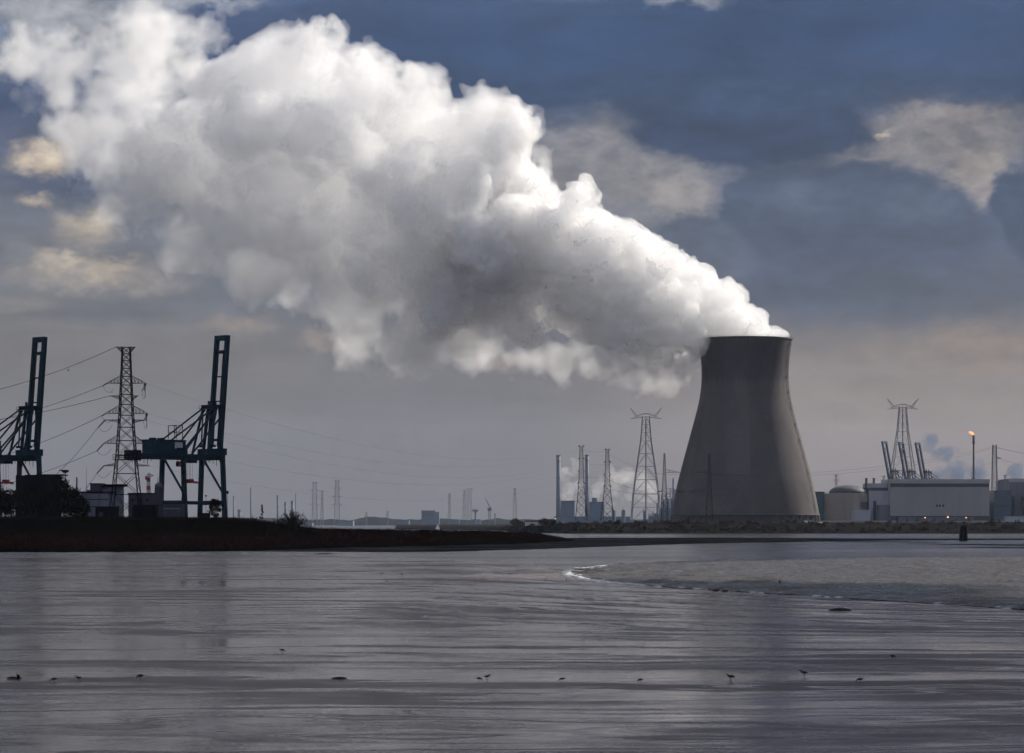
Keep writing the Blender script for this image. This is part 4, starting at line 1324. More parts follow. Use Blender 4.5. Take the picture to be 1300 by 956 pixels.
for i, (px, py), sag, lb in LEFTW:
    if i in (8, 12):
        q = at(px, py, 1060); q.z = max(q.z, 11.0)
        q = Vector((wx(-40 if i == 8 else 20, 1120), 1120, 11.0))
    else: q = at(px, py, 1240)
    cable(TIPS[i], q, sag, 0.085, lb, 'cables strung left from the near pylon')
for i, off in ((0, 9), (2, 12), (6, 13)):
    pass

def simple_pylon(px, py_top, py_base, Y, label, arms, bw, tw, leg=0.35, br=0.18, mat=None, group=None, waist=None, n=0.9, name='lattice_pylon', rz=0.0):
    k = Y / F; bz = wz(py_base, Y); mat = mat or M['rust']
    root = thing(name, label, 'pylon', (wx(px, Y), Y, bz), rz, group)
    Ht = (py_base - py_top) * k
    prof = [(0, bw * k)] + ([(waist[0] * Ht, waist[1] * k)] if waist else []) + [(Ht, tw * k)]
    lattice_mb(levels_from(prof, n), leg, br).build('lattice_body', mat, root)
    hb = lambda z: float(np.interp(z, [p[0] for p in prof], [p[1] for p in prof])) / 2
    tips = []
    for py, l, r in arms:
        z = (py_base - py) * k
        for x in (l * k, r * k):
            if abs(x) <= hb(z) + .2: continue
            crossarm_mb(z, x, hb(z) * 2, max(1.5, abs(x) * .2), br, hb(z)).build('crossarm', mat, root)
            tips.append(Vector((wx(px, Y) + x, Y, bz + z - 1.5)))
    return root, tips

# giant river-crossing pylons with horned heads
def horned(px, Y, label, py_base=662.0):
    k = Y / F; bz = wz(py_base, Y)
    root = thing('river_crossing_pylon', label, 'pylon', (wx(px, Y), Y, bz), 0, 'giant horned river crossing pylons')
    z = lambda dy: (py_base - 662.0 + dy) * k      # height given in pixels above the 662 row
    prof = [(0, 37 * k), (42 * k, 31 * k), (102 * k, 13.5 * k), (133 * k, 8.5 * k)]
    lv = [(0, 37 * k), (18 * k, 34.5 * k), (35 * k, 32 * k), (53 * k, 27.5 * k), (70 * k, 22.5 * k), (86 * k, 18 * k), (102 * k, 13.5 * k), (113 * k, 11.7 * k), (123 * k, 10.1 * k), (133 * k, 8.5 * k)]
    mb = MB()
    cs = [[(sx * w / 2, sy * w / 2, zz) for sx, sy in ((-1, -1), (1, -1), (1, 1), (-1, 1))] for zz, w in lv]
    for a, b in zip(cs[:-1], cs[1:]):
        for i in range(4):
            j = (i + 1) % 4
            mb.beam(a[i], b[i], 1.0)
            m_ = tuple((p + q) / 2 for p, q in zip(b[i], b[j]))
            mb.beam(a[i], m_, .38); mb.beam(a[j], m_, .38); mb.beam(b[i], b[j], .38)
    mb.build('lattice_body', M['galv_lite'], root)
    st = MB(); st.lathe([(0.9, 0), (0.9, 130 * k)], 8); st.build('central_shaft', M['galv_lite'], root)
    zb = 132 * k
    for s in (-1, 1):
        ar = MB()
        for y in (-1.2, 1.2):
            ar.beam((s * 4.2 * k, y, zb), (s * 19.5 * k, y * .3, zb - 1.5 * k), .6)
            ar.beam((s * 4.2 * k, y, zb + 4.5 * k), (s * 12 * k, y, zb + 1.8 * k), .6)
            for t in np.linspace(.1, .9, 5):
                ar.beam((s * (4.2 + 15 * t) * k, y, zb - 1.5 * k * t), (s * (4.2 + 15 * t - 1) * k, y, zb + 4.0 * k * (1 - t)), .35)
        ar.build('crossarm', M['galv_lite'], root)
        hn = MB()
        for y in (-1, 1):
            hn.beam((s * 9.5 * k, y, zb + 1 * k), (s * 19.8 * k, y * .2, zb + 12 * k), .6)
            hn.beam((s * 12.5 * k, y, zb - .2 * k), (s * 19.8 * k, y * .2, zb + 12 * k), .5)
            for t in np.linspace(.1, .9, 5): hn.beam((s * (9.5 + 10.3 * t) * k, y * (1 - t), zb + (1 + 11 * t) * k), (s * (12.5 + 7.3 * t) * k, y * (1 - t), zb + (-.2 + 12.2 * t) * k), .35)
        hn.build('horn', M['galv_lite'], root)
    hd = MB(); hd.box(-4.6 * k, 4.6 * k, -3, 3, zb + 4.2 * k, zb + 5.0 * k)
    hd.build('head_platform', M['galv_lite'], root)
    return root
horned(820, 3900, 'giant horned pylon standing left of the cooling tower behind white steam')
horned(1146, 4150, 'giant horned pylon rising behind the raised cranes and the long hall', py_base=650.0)

PG = 'brown lattice pylons of the power line'
_, t1 = simple_pylon(738, 566.5, 661, 2700, 'slim brown lattice pylon just left of the second blue chimney', [(566.8, -4, 4), (583, -4, 4.5), (599, -4.5, 4.5), (614, -5, 5)], 15, 3.6, 0.42, .24, group=PG, waist=(.5, 6.5))
_, t2 = simple_pylon(771, 570.5, 661, 2760, 'slim brown lattice pylon between the second chimney and the giant horned pylon', [(571, -3.5, 3.5), (587, -4.5, 5), (603, -5, 5), (618, -5, 5.5)], 17, 3.6, 0.42, .24, group=PG, waist=(.5, 6.5))
_, t3 = simple_pylon(843.5, 575.5, 661, 2520, 'lattice pylon with two long side arms at the left foot of the cooling tower', [(600, -2, 21), (624.5, -9, 26)], 9, 1.4, 0.36, .2, group=PG, waist=(.55, 4.5))
_, t4 = simple_pylon(900.5, 575.5, 661, 2480, 'dark lattice pylon seen against the cooling tower wall', [(600, -17, 2), (624.5, -26, 4)], 9, 1.4, 0.36, .2, group=PG, waist=(.55, 4.5))
_, t5 = simple_pylon(1262.5, 565.5, 650, 2900, 'grey lattice pylon at the right end of the long hall', [(566, -2.8, 2.8), (582, -2, 9)], 8, 4.6, 0.45, .24, M['galv_lite'], group=PG)

DG = 'faint lattice pylons on the far horizon'
FP = [  # px, top, Y, arm half widths, bw, label
 (399.5, 612, 5200, [(613, 4), (623, 6), (632, 6), (641, 7)], 7, 'faint pylon with stacked arms, leftmost of the three just right of the bush'),
 (409, 623, 5600, [(623.5, 4), (634, 3)], 4, 'shorter faint mast between the two pylons right of the bush'),
 (428, 610, 5000, [(611, 4), (620, 5.5), (631, 6.5), (641, 7)], 7, 'tallest faint pylon right of the bush, dark stacked arms'),
 (465, 650, 7000, [(651, 2), (655, 2.5)], 2.5, 'tiny faint pylon low over the water right of the bush'),
 (492, 649, 7000, [(650, 2), (655, 2.5)], 2.5, 'tiny faint pylon left of the square blue factory block'),
 (570.5, 627, 5600, [(627.5, 2), (632, 3), (640, 3)], 4, 'faint pylon standing just right of the square blue factory block'),
 (589.5, 623, 5300, [(623.5, 2.5), (629, 3.2), (637, 3.2), (645, 3.5)], 5, 'faint narrow pylon beside a wide topped one on the far shore'),
 (596, 620.5, 5400, [(621, 5)], 5.5, 'faint wide topped pylon close beside a narrower one'),
 (653.5, 620, 5000, [(620.5, 2.5), (628, 3), (635, 4.5), (645, 5)], 6, 'faint pylon rising behind the dark round trees on the far shore'),
 (1061.5, 602, 5200, [(604, 4), (610, 5)], 6, 'small faint pylon above the low block right of the cooling tower'),
 (1122, 604, 5200, [(605, 3.5), (610, 4.5)], 5, 'small faint pylon behind the left end of the long hall'),
 (1276, 603, 5600, [(604, 3.5), (609, 5)], 5, 'small faint pylon above the low block right of the long hall')]
FT = []
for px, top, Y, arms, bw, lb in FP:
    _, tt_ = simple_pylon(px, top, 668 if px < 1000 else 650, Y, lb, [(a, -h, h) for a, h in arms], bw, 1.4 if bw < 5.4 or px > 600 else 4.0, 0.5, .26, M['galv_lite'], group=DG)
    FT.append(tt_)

# long spans crossing the picture
LONG = 'long faint power cables crossing the sky'
for i, (a, dy) in enumerate(((TIPS[3], 0), (TIPS[7], 0), (TIPS[9], 1), (TIPS[11], 2), (TIPS[13], 3))):
    tg = t1[i % len(t1)]
    cable(a, tg, 20, 0.022, ['faint cable sagging right from the near pylon\'s highest wide arm', 'faint cable sagging right from the near pylon\'s second wide arm', 'faint cable sagging right from the arm behind the blue machinery house',
                            'faint cable leaving the near pylon beside its platform towards the right', 'lowest faint cable leaving the near pylon towards the right'][i], LONG, 60)
for i in range(0, 8, 2):
    cable(t1[i], t2[min(i, len(t2) - 1)], 2, .07, 'faint cable between the two slim brown pylons', LONG, 10)
for i in range(4):
    cable(t2[min(i * 2, len(t2) - 1)], t3[min(i, len(t3) - 1)], 3, .07, 'faint cable from the second slim brown pylon to the long armed pylon', LONG, 14)
for i in range(3):
    cable(t4[min(i, len(t4) - 1)], t5[min(i, len(t5) - 1)], 9 + i * 2, .07, 'faint cable from the pylon before the cooling tower to the hall\'s right end', LONG, 40)
    q = at(1420, 575 + 12 * i, 3000); cable(t5[min(i, len(t5) - 1)], q, 5, .07, 'faint cable leaving the hall\'s right pylon towards the photo\'s right edge', LONG, 12)

# ------------------------------------------------------------------ chimneys, stacks, flare
def chimney(px, pt, pb, Y, r_px, label, mat, group=None, bands=False, name='chimney'):
    k = Y / F; bz = wz(pb, Y); h = (pb - pt) * k; r = r_px * k
    root = thing(name, label, 'chimney', (wx(px, Y), Y, bz), 0, group)
    mb = MB(); mb.lathe([(r * 1.12, 0), (r, h * .35), (r * .96, h)], 20); mb.build('shaft', mat, root, smooth=True)
    lp = MB(); lp.lathe([(r * .98, h), (r * 1.08, h), (r * 1.08, h + 1.6), (r * .7, h + 1.6), (r * .7, h)], 20); lp.build('lip', M['plant_dark'], root)
    for t in (.33, .66, .92):
        b_ = MB(); rr_ = r * 1.16; b_.lathe([(r * .9, h * t), (rr_, h * t), (rr_, h * t + 1.3), (r * .9, h * t + 1.3)], 20); b_.build('gallery', M['plant_dark'], root)
    return root
CG = 'tall blue chimneys of the power station'
chimney(708.8, 579, 662, 5000, 2.7, 'tall blue chimney, the left one of two, no pylon in front of it', M['chim_blue'], CG)
chimney(745.2, 578.5, 662, 5000, 2.5, 'tall blue chimney partly behind a brown pylon, the right one of two', M['chim_blue'], CG)
FG = 'faint stacks on the far left horizon'
for px, pt, r, lb in ((318.6, 620, 1.0, 'slender reddish stack right of the crane, tallest of the far stacks there'), (352.5, 630, 1.2, 'thick faint stack rising directly left of the bush'), (362.5, 638.5, 1.5, 'short faint stack behind the top of the bush'),
                      (371, 637, 1.7, 'broad faint stack behind the right side of the bush'), (375.5, 627.5, .6, 'needle thin faint stack above the bush\'s right side'), (296.5, 631, .9, 'faint stack just right of the crane\'s outer leg'),
                      (273, 645, .9, 'short faint stack seen between the crane\'s two right legs'), (304, 648, 2.2, 'stubby faint stack cluster low between crane and conifer'), (628.5, 653, .9, 'short dark stack on the far shore right of a crane jib')):
    chimney(px, pt, 669, 5600, r, lb, M['chim_blue'], FG)

fk = 4300.0
def flare():
    k = fk / F; bz = wz(650, fk); h = (650 - 552.5) * k
    root = thing('flare_stack', 'thin dark flare stack burning an orange flame behind the long hall', 'flare stack', (wx(1236, fk), fk, bz))
    mb = MB(); mb.lathe([(1.7, 0), (1.3, h * .88), (1.3, h * .88)], 14); mb.build('riser', M['rust'], root, smooth=True)
    mb = MB(); mb.lathe([(1.3, h * .88), (1.9, h * .9), (1.9, h), (1.2, h), (1.2, h * .95)], 14); mb.build('flare_tip', M['plant_dark'], root)
    g_ = MB()
    for t in (.4, .7, .9): g_.lathe([(1.3, h * t), (2.6, h * t), (2.6, h * t + .8), (1.3, h * t + .8)], 12)
    g_.build('gallery', M['rust'], root)
    fl = MB(); r = random.Random(2)
    for i in range(26):
        t = i / 25
        fl.ball((-6.5 * t ** 1.2 + r.gauss(0, .35), r.gauss(0, .4), h + .6 + 4.0 * math.sin(t * 2.0) + r.gauss(0, .4)), 0.5 + 1.3 * math.sin(min(1, t * 1.2) * math.pi * .85 + .15), 1, (1.15, 1, .8))
    fl.build('flame', emitter('flame', (1.0, 0.36, 0.12), 1.3), root, smooth=True)
flare()

# ------------------------------------------------------------------ power plant right of the tower
BY = 2640.0
def slab(root, name, px0, px1, pt, pb, Y, depth, mat, bz, cx, parent=None):
    mb = MB(); mb.box(wx(px0, Y) - cx, wx(px1, Y) - cx, 0, depth, wz(pb, Y) - bz, wz(pt, Y) - bz)
    return mb.build(name, mat, parent or root)
def front_box(root, name, px0, px1, pt, pb, Y, proud, mat, bz, cx, parent=None):
    mb = MB(); mb.box(wx(px0, Y) - cx, wx(px1, Y) - cx, -proud, -0.003, wz(pb, Y) - bz, wz(pt, Y) - bz)
    return mb.build(name, mat, parent or root)
def building(name, label, cat, px0, px1, pt, pb, Y, depth, mat, group=None, rz=0):
    bz = wz(pb, Y); cx = wx((px0 + px1) / 2, Y)
    root = thing(name, label, cat, (cx, Y, bz), 0, group)
    w = slab(root, 'wall', px0, px1, pt, pb, Y, depth, mat, bz, cx)
    return root, w, bz, cx
def parapet(root, w, px0, px1, pt, Y, depth, mat, bz, cx, t=1.0, over=.4):
    mb = MB(); mb.box(wx(px0, Y) - cx - over, wx(px1, Y) - cx + over, -over, depth + over, wz(pt, Y) - bz, wz(pt, Y) - bz + t)
    return mb.build('roof', mat, root)

# long turbine hall
root, w, bz, cx = building('turbine_hall', 'very long windowless pale hall with dark strip under its roof edge', 'industrial hall', 1130, 1256, 613.5, 661, BY, 60, M['plant_clad'])
front_box(root, 'louvre_band', 1130.4, 1255.6, 614, 618.3, BY, .25, M['plant_dark'], bz, cx)
mb = MB(); mb.box(wx(1129.5, BY) - cx, wx(1256.5, BY) - cx, -.8, 60.8, wz(613.5, BY) - bz, wz(608.3, BY) - bz); mb.build('roof_parapet', M['plant_band'], root)
front_box(root, 'plinth', 1130.3, 1255.7, 655, 661, BY, .3, M['plant_dark'], bz, cx)
for px in (1189.5, 1193, 1197.5): front_box(root, 'window', px - 1.1, px + 1.1, 640.6, 643.4, BY, .12, M['window'], bz, cx)
for px in np.arange(1136, 1256, 6.0): front_box(root, 'cladding_joint', px - .12, px + .12, 618.6, 654.8, BY, .08, M['plant_clad'], bz, cx)
an, w, bz, cx = building('annex', 'low grey annex running along the foot of the long hall', 'annex', 1141, 1236, 656.5, 662, BY - 22, 14, M['grey_clad'])
parapet(an, w, 1141, 1236, 656.5, BY - 22, 14, M['plant_dark'], bz, cx, .6)
for px in (1152, 1164, 1186, 1214, 1230): front_box(an, 'door', px - 1.5, px + 1.5, 658, 661.8, BY - 22, .15, M['plant_dark'], bz, cx)

# reactor building: cylinder, dome, shoulder block
RY = 2640.0
bz = wz(661, RY)
root = thing('reactor_building', 'round reactor building with a low dark dome right of the cooling tower', 'reactor building', (wx(1080, RY), RY + 20, bz))
k = RY / F
mb = MB(); mb.lathe([(25.5 * k, 0), (25.5 * k, 34 * k), (24.6 * k, 34 * k), (24.6 * k, 35.2 * k)], 64); mb.build('drum', M['beige'], root, smooth=False)
dm = MB(); Rd = 24.6 * k
dm.lathe([(Rd * math.cos(t), 35.2 * k + 10.5 * k * math.sin(t)) for t in np.linspace(0, math.pi / 2 - .02, 14)], 64); dm.build('dome', M['dome'], root, smooth=True)
sb = MB(); sb.box(-33.5 * k, 2 * k, -26.5 * k, -8 * k, 0, 33.8 * k); blk = sb.build('shoulder_block', M['beige'], root)
sb = MB(); sb.box(-34 * k, 2.4 * k, -27 * k, -8 * k, 33.8 * k, 34.6 * k); sb.build('coping', M['plant_band'], blk)
lb_ = MB(); lb_.box(1 * k, 25 * k, -28 * k, -6 * k, 0, 13.5 * k); low = lb_.build('service_block', M['white_clad'], root)
for (a0, a1, z0, z1, y_) in ((14, 21, 17, 24, -24.6),):
    wb = MB(); wb.box(a0 * k, a1 * k, y_ * k, -12 * k, z0 * k, z1 * k); wb.build('dark_louvre_box', M['plant_dark'], root)
r2, w, bz, cx = building('auxiliary_building', 'narrow grey block squeezed between cooling tower and domed building', 'industrial building', 1035.5, 1046.2, 625.5, 661, RY - 4, 30, M['blue_clad'])
parapet(r2, w, 1035.5, 1046.2, 625.5, RY - 4, 30, M['plant_dark'], bz, cx)
r3, w, bz, cx = building('switchgear_building', 'pale block between the dome and the long hall with two short stacks on its roof', 'industrial building', 1103, 1129, 623, 661, RY + 10, 40, M['white_clad'])
mb = MB(); mb.box(wx(1100, RY) - cx, wx(1129.2, RY) - cx, 4, 44, wz(623, RY + 10) - bz, wz(619, RY + 10) - bz); mb.build('roof', M['plant_dark'], r3)
mb = MB(); mb.box(wx(1104, RY) - cx, wx(1129, RY) - cx, 6, 40, wz(619, RY + 10) - bz, wz(613.5, RY + 10) - bz); mb.build('penthouse', M['white_clad'], r3)
for px in (1103.6, 1113.2):
    st_ = MB(); st_.lathe([(1.6 * k, wz(619, RY) - bz - .3), (1.6 * k, wz(607.5, RY) - bz), (1.9 * k, wz(607.5, RY) - bz), (1.9 * k, wz(606.5, RY) - bz)], 16, (wx(px, RY) - cx, 12, 0)); st_.build('roof_stack', M['plant_dark'], r3)
front_box(r3, 'tall_door', 1108.5, 1112.5, 636, 660, RY + 10, .2, M['plant_dark'], bz, cx)
front_box(r3, 'lean_to', 1113.5, 1129, 641, 660.5, RY + 10, 8, M['grey_clad'], bz, cx)

r4, w, bz, cx = building('pump_house', 'dark block with a stepped roof behind the right end pylon', 'industrial building', 1262, 1284, 624, 661, BY + 20, 30, M['blue_clad'])
parapet(r4, w, 1262, 1284, 624, BY + 20, 30, M['plant_dark'], bz, cx)
mb = MB(); mb.box(wx(1272, BY) - cx, wx(1279, BY) - cx, 4, 14, wz(624, BY + 20) - bz, wz(610, BY) - bz); mb.build('roof_tower', M['grey_clad'], r4)
for py in (630, 641): front_box(r4, 'window_band', 1263, 1283, py, py + 2.2, BY + 20, .15, M['plant_dark'], bz, cx)
r5, w, bz, cx = building('boiler_house', 'tall grey block cut off by the right edge of the photo', 'industrial building', 1281, 1345, 608, 661, BY + 45, 60, M['grey_clad'])
front_box(r5, 'cornice', 1280.5, 1345.5, 607.5, 612, BY + 45, .5, M['plant_band'], bz, cx)
for px in (1286.5, 1299.5): front_box(r5, 'pipe_duct', px - 1.6, px + 1.6, 630, 660.8, BY + 45, 3, M['plant_dark'], bz, cx)
r6, w, bz, cx = building('low_shed', 'low pale shed on the dike at the right edge of the photo', 'shed', 1278, 1330, 655.5, 662, BY - 24, 14, M['white_clad'])
parapet(r6, w, 1278, 1330, 655.5, BY - 24, 14, M['grey_clad'], bz, cx, .5)

# lit lamps on posts
for px, py, lb in ((1174.5, 657.2, 'lit orange lamp in front of the long hall, the left one'), (1203.3, 656.6, 'brightest orange lamp in front of the long hall, in the middle'), (1226.5, 657.2, 'lit orange lamp above the timber dolphin')):
    Y = 2560.0
    rt_ = thing('lamp_post', lb, 'lamp', (wx(px, Y), Y, 8.2), 0, 'orange lamps before the long hall')
    zh = wz(py, Y) - 8.2
    mb = MB(); mb.tube((0, 0, 0), (0, 0, zh - .3), .14, .09, 8); mb.build('post', M['galv'], rt_)
    mb = MB(); mb.ball((0, -.2, zh), .62 if px != 1203.3 else .85, 2, (1, 1, .7)); mb.build('lamp_head', emitter('sodium lamp', (1.0, 0.36, 0.16), 2.2), rt_, smooth=True)
Y = 2470.0
for px, py, lb in ((1111.5, 662.4, 'small white lamp on the dike left of the long hall'),):
    rt_ = thing('lamp_post', lb, 'lamp', (wx(px, Y), Y, 8.0))
    zh = wz(py, Y) - 8.0
    mb = MB(); mb.tube((0, 0, 0), (0, 0, zh - .2), .1, n=6); mb.build('post', M['galv'], rt_)
    mb = MB(); mb.ball((0, -.1, zh), .5, 2, (1, 1, .7)); mb.build('lamp_head', emitter('white lamp', (1.0, .95, .85), 1.2), rt_, smooth=True)
def van(px, Y, label):
    z = 8.45
    rt_ = thing('parked_van', label, 'van', (wx(px, Y), Y, z), 0, 'pale vans by the tower')
    mb = MB(); mb.prism_xz([(-2.7, .5), (2.4, .5), (2.7, .8), (2.7, 1.3), (2.1, 1.5), (1.5, 2.3), (-2.6, 2.35), (-2.7, 2.2)], -1.0, 1.0); mb.build('body', M['white'], rt_)
    mb = MB(); mb.prism_xz([(1.25, 1.5), (2.0, 1.5), (1.5, 2.15), (1.25, 2.15)], -1.02, 1.02); mb.build('window', M['window'], rt_)
    for x_ in (-1.7, 1.7):
        mb = MB(); mb.tube((x_, -1.05, .38), (x_, 1.05, .38), .38, n=14); mb.build('wheel', M['brick_dark'], rt_)
van(1024.5, 2505, 'pale van parked under the right foot of the cooling tower, farther left')
van(1031.5, 2508, 'pale van parked under the right foot of the cooling tower, farther right')

# ------------------------------------------------------------------ power station left of the tower
SY = 4900.0
r, w, bz, cx = building('boiler_block', 'blue grey block between the two tall chimneys', 'industrial building', 712.5, 729.5, 637, 664, SY, 60, M['blue_clad'], 'blue power station blocks')
parapet(r, w, 712.5, 729.5, 637, SY, 60, M['plant_dark'], bz, cx, 2)
r, w, bz, cx = building('boiler_block', 'blue grey block right of the second chimney behind the brown pylon', 'industrial building', 749, 767, 638.5, 664, SY, 60, M['blue_clad'], 'blue power station blocks')
parapet(r, w, 749, 767, 638.5, SY, 60, M['plant_dark'], bz, cx, 2)
mb = MB(); mb.box(wx(752, SY) - cx, wx(758, SY) - cx, 8, 30, wz(638.5, SY) - bz + 2, wz(632, SY) - bz); mb.build('roof_tower', M['blue_clad'], r)
r, w, bz, cx = building('low_hall', 'long low blue hall at the foot of the two chimneys', 'industrial hall', 704, 800, 656.5, 664, SY - 40, 30, M['blue_clad'])
parapet(r, w, 704, 800, 656.5, SY - 40, 30, M['plant_dark'], bz, cx, 1)
def silo(px, pt, pb, Y, rp, label, group=None, mat=None):
    k = Y / F; bz = wz(pb, Y); h = (pb - pt) * k; r_ = rp * k
    rt_ = thing('storage_silo', label, 'silo', (wx(px, Y), Y, bz), 0, group)
    mb = MB(); mb.lathe([(r_, 0), (r_, h * .86)], 24); mb.build('drum', mat or M['blue_clad'], rt_, smooth=False)
    mb = MB(); mb.lathe([(r_ * 1.05, h * .86), (r_ * .85, h * .95), (r_ * .3, h), (r_ * .05, h * 1.01)], 24); mb.build('cone_roof', M['plant_dark'], rt_, smooth=True)
    mb = MB(); mb.tube((-r_ * .2, -r_ * .2, h * .98), (-r_ * .2, -r_ * .2, h * 1.12), r_ * .08, n=6); mb.build('vent_pipe', M['plant_dark'], rt_)
SG = 'silos right of the second brown pylon'
silo(779, 647, 664, 4600, 2.6, 'dark silo just right of the second slim brown pylon', SG)
silo(791.5, 646.5, 664, 4600, 2.5, 'dark silo standing alone left of the giant pylon\'s left leg', SG)
silo(818, 648, 664, 4700, 1.6, 'small silo under the giant horned pylon', SG)
def refinery(px0, px1, label, seed, Y=4700, pmax=30):
    k = Y / F; r_ = random.Random(seed); bz = wz(664, Y)
    rt_ = thing('process_unit', label, 'process plant', (wx((px0 + px1) / 2, Y), Y, bz), 0, 'blue process units left of the tower')
    w_ = (px1 - px0) * k
    fr = MB()
    nb = max(2, int((px1 - px0) / 5)); tops = [r_.uniform(.5, 1) * pmax * k for _ in range(nb + 1)]
    for i in range(nb + 1):
        x_ = -w_ / 2 + w_ * i / nb
        for y_ in (0, 12): fr.beam((x_, y_, 0), (x_, y_, tops[i]), .7)
        if i:
            hh_ = min(tops[i], tops[i - 1]); z_ = 4
            while z_ < hh_:
                for y_ in (0, 12): fr.beam((x_ - w_ / nb, y_, z_), (x_, y_, z_), .55)
                fr.beam((x_ - w_ / nb, 0, z_), (x_, 0, min(z_ + 5, hh_)), .35); z_ += 5
    fr.build('steel_frame', M['blue_clad'], rt_)
    for i in range(nb):
        vs_l = MB(); x_ = -w_ / 2 + w_ * (i + .5) / nb; rr_ = w_ / nb * .32
        vs_l.lathe([(rr_, 0), (rr_, tops[i] * .75), (rr_ * .5, tops[i] * .82)], 14, (x_, 6, 0)); vs_l.build('vessel', M['blue_clad'], rt_)
    tw = MB(); x_ = w_ * .2; tw.lathe([(1.4, 0), (1.4, pmax * k * 1.25), (.6, pmax * k * 1.3)], 12, (x_, 18, 0)); tw.build('column', M['blue_clad'], rt_)
    bb = MB(); bb.box(-w_ / 2, w_ / 2, 14, 30, 0, pmax * k * .42); bb.build('block', M['blue_clad'], rt_)
refinery(824, 840, 'blue cluster of frames and vessels right of the giant pylon', 3, pmax=20)
refinery(840, 862, 'tall blue framework hard against the cooling tower\'s left edge', 5, pmax=44)
# factory block and other shapes on the far shore
r, w, bz, cx = building('factory_block', 'square blue factory block on the far shore left of centre', 'factory', 535, 552.5, 649, 668, 6200, 60, M['blue_clad'])
parapet(r, w, 535, 552.5, 649, 6200, 60, M['plant_dark'], bz, cx, 1.5)
mb = MB(); mb.box(wx(552.5, 6200) - cx + .1, wx(557.5, 6200) - cx, 0, 50, 0, wz(650, 6200) - bz); mb.build('stair_block', M['blue_clad'], r)
front_box(r, 'window_band', 537, 551, 653, 655, 6200, .5, M['plant_dark'], bz, cx)
FB = 'low buildings on the far shore'
for px0, px1, pt, lb in ((505, 519, 661, 'low flat building left of the square factory block'), (568, 583, 660.5, 'low building right of the square factory block'), (598, 610, 660, 'low building below the faint wide topped pylon'),
                         (432, 448, 661.5, 'low far building between bush and factory block'), (384, 396, 664.5, 'pale far building low at the right edge of the bush')):
    r, w, bz, cx = building('warehouse', lb, 'warehouse', px0, px1, pt, 670, 6400, 60, M['blue_clad'], FB)
    parapet(r, w, px0, px1, pt, 6400, 60, M['plant_dark'], bz, cx, 1.2)
r, w, bz, cx = building('pale_shed', 'low white roofed shed on the far shore behind the tip of the dark bank', 'shed', 667, 686, 662.5, 668, 3000, 20, M['white'])
mb = MB(); mb.box(wx(666, 3000) - cx, wx(704, 3000) - cx, -1, 21, wz(662.5, 3000) - bz, wz(660.4, 3000) - bz); mb.build('roof', M['plant_dark'], r)
front_box(r, 'door_row', 668, 685, 664.4, 667.6, 3000, .1, M['pale_panel'], bz, cx)
rt_ = thing('lamp_post', 'small warm lamp at the foot of the left tall chimney', 'lamp', (wx(705.2, 3000), 3000, 6.0))
mb = MB(); mb.tube((0, 0, 0), (0, 0, wz(658.8, 3000) - 6), .1, n=6); mb.build('post', M['galv'], rt_)
mb = MB(); mb.ball((0, 0, wz(658.5, 3000) - 6), .55, 2); mb.build('lamp_head', emitter('warm lamp', (1, .75, .45), 1.4), rt_, smooth=True)
# far jib crane and a far round-topped water tower
def jib(px, pt, Y, label, reach):
    k = Y / F; bz = wz(668, Y)
    rt_ = thing('jib_crane', label, 'crane', (wx(px, Y), Y, bz))
    h = (668 - pt) * k
    mb = lattice_mb([(h * .55 * i / 8, 4.5) for i in range(9)], .7, .4); mb.build('tower', M['blue_clad'], rt_)
    mb = MB(); mb.box(-4, 4, -3, 3, h * .55, h * .55 + 6); mb.build('cab', M['blue_clad'], rt_)
    mb = MB(); 
    for y_ in (-1, 1):
        mb.beam((3, y_, h * .56), (reach * k, y_ * .3, h), .8); mb.beam((3, y_, h * .56 + 5), (reach * k, y_ * .3, h), .6)
    for t in np.linspace(.1, .9, 8): mb.beam((3 + (reach * k - 3) * t, 0, h * (.56 + .44 * t)), (3 + (reach * k - 3) * t, 0, h * (.56 + .44 * t) + 5 * (1 - t)), .5)
    mb.build('jib', M['blue_clad'], rt_)
jib(621.5, 632.5, 5600, 'faint slewing jib crane on the far shore, jib raised to the left', -5.5)
k = 6000 / F
rt_ = thing('water_tower', 'faint flat topped water tower on the far shore left of the jib crane', 'water tower', (wx(603.5, 6000), 6000, wz(668, 6000)))
mb = MB(); mb.lathe([(1.2 * k, 0), (1.0 * k, 18 * k)], 16); mb.build('stem', M['blue_clad'], rt_)
mb = MB(); mb.lathe([(1.0 * k, 18 * k), (4 * k, 18.6 * k), (4 * k, 21 * k), (2 * k, 21.8 * k)], 24); mb.build('tank', M['blue_clad'], rt_)
# sailing boat
SYY = 3150.0
rt_ = thing('sailing_boat', 'tiny white sailing boat before the far shore', 'sailing boat', (wx(555.5, SYY), SYY, 0.0))
rt_.scale = (.62, .62, .62)
mb = MB(); n = 12; sec = []
vs, fs = [], []
for i in range(9):
    t = i / 8; hw_ = 1.5 * math.sin(min(1, t * 1.15 + .12) * math.pi * .95) ** .7 * (1 if t < .98 else .1)
    for (a_, z_) in ((-1, 1.1), (-.85, .4), (0, -.2), (.85, .4), (1, 1.1)): vs.append((-5 + 10 * t, a_ * hw_, z_))
for i in range(8):
    for j in range(4): fs.append((i * 5 + j, i * 5 + j + 1, (i + 1) * 5 + j + 1, (i + 1) * 5 + j))
    fs.append((i * 5 + 4, i * 5, (i + 1) * 5, (i + 1) * 5 + 4))
mb.add(vs, fs); mb.build('hull', M['white'], rt_)
mb = MB(); mb.tube((.8, 0, .9), (.8, 0, 13), .09, .06, 8); mb.tube((.8, 0, 2.0), (-4.2, 0, 2.0), .07, n=6); mb.build('mast', M['galv_lite'], rt_)
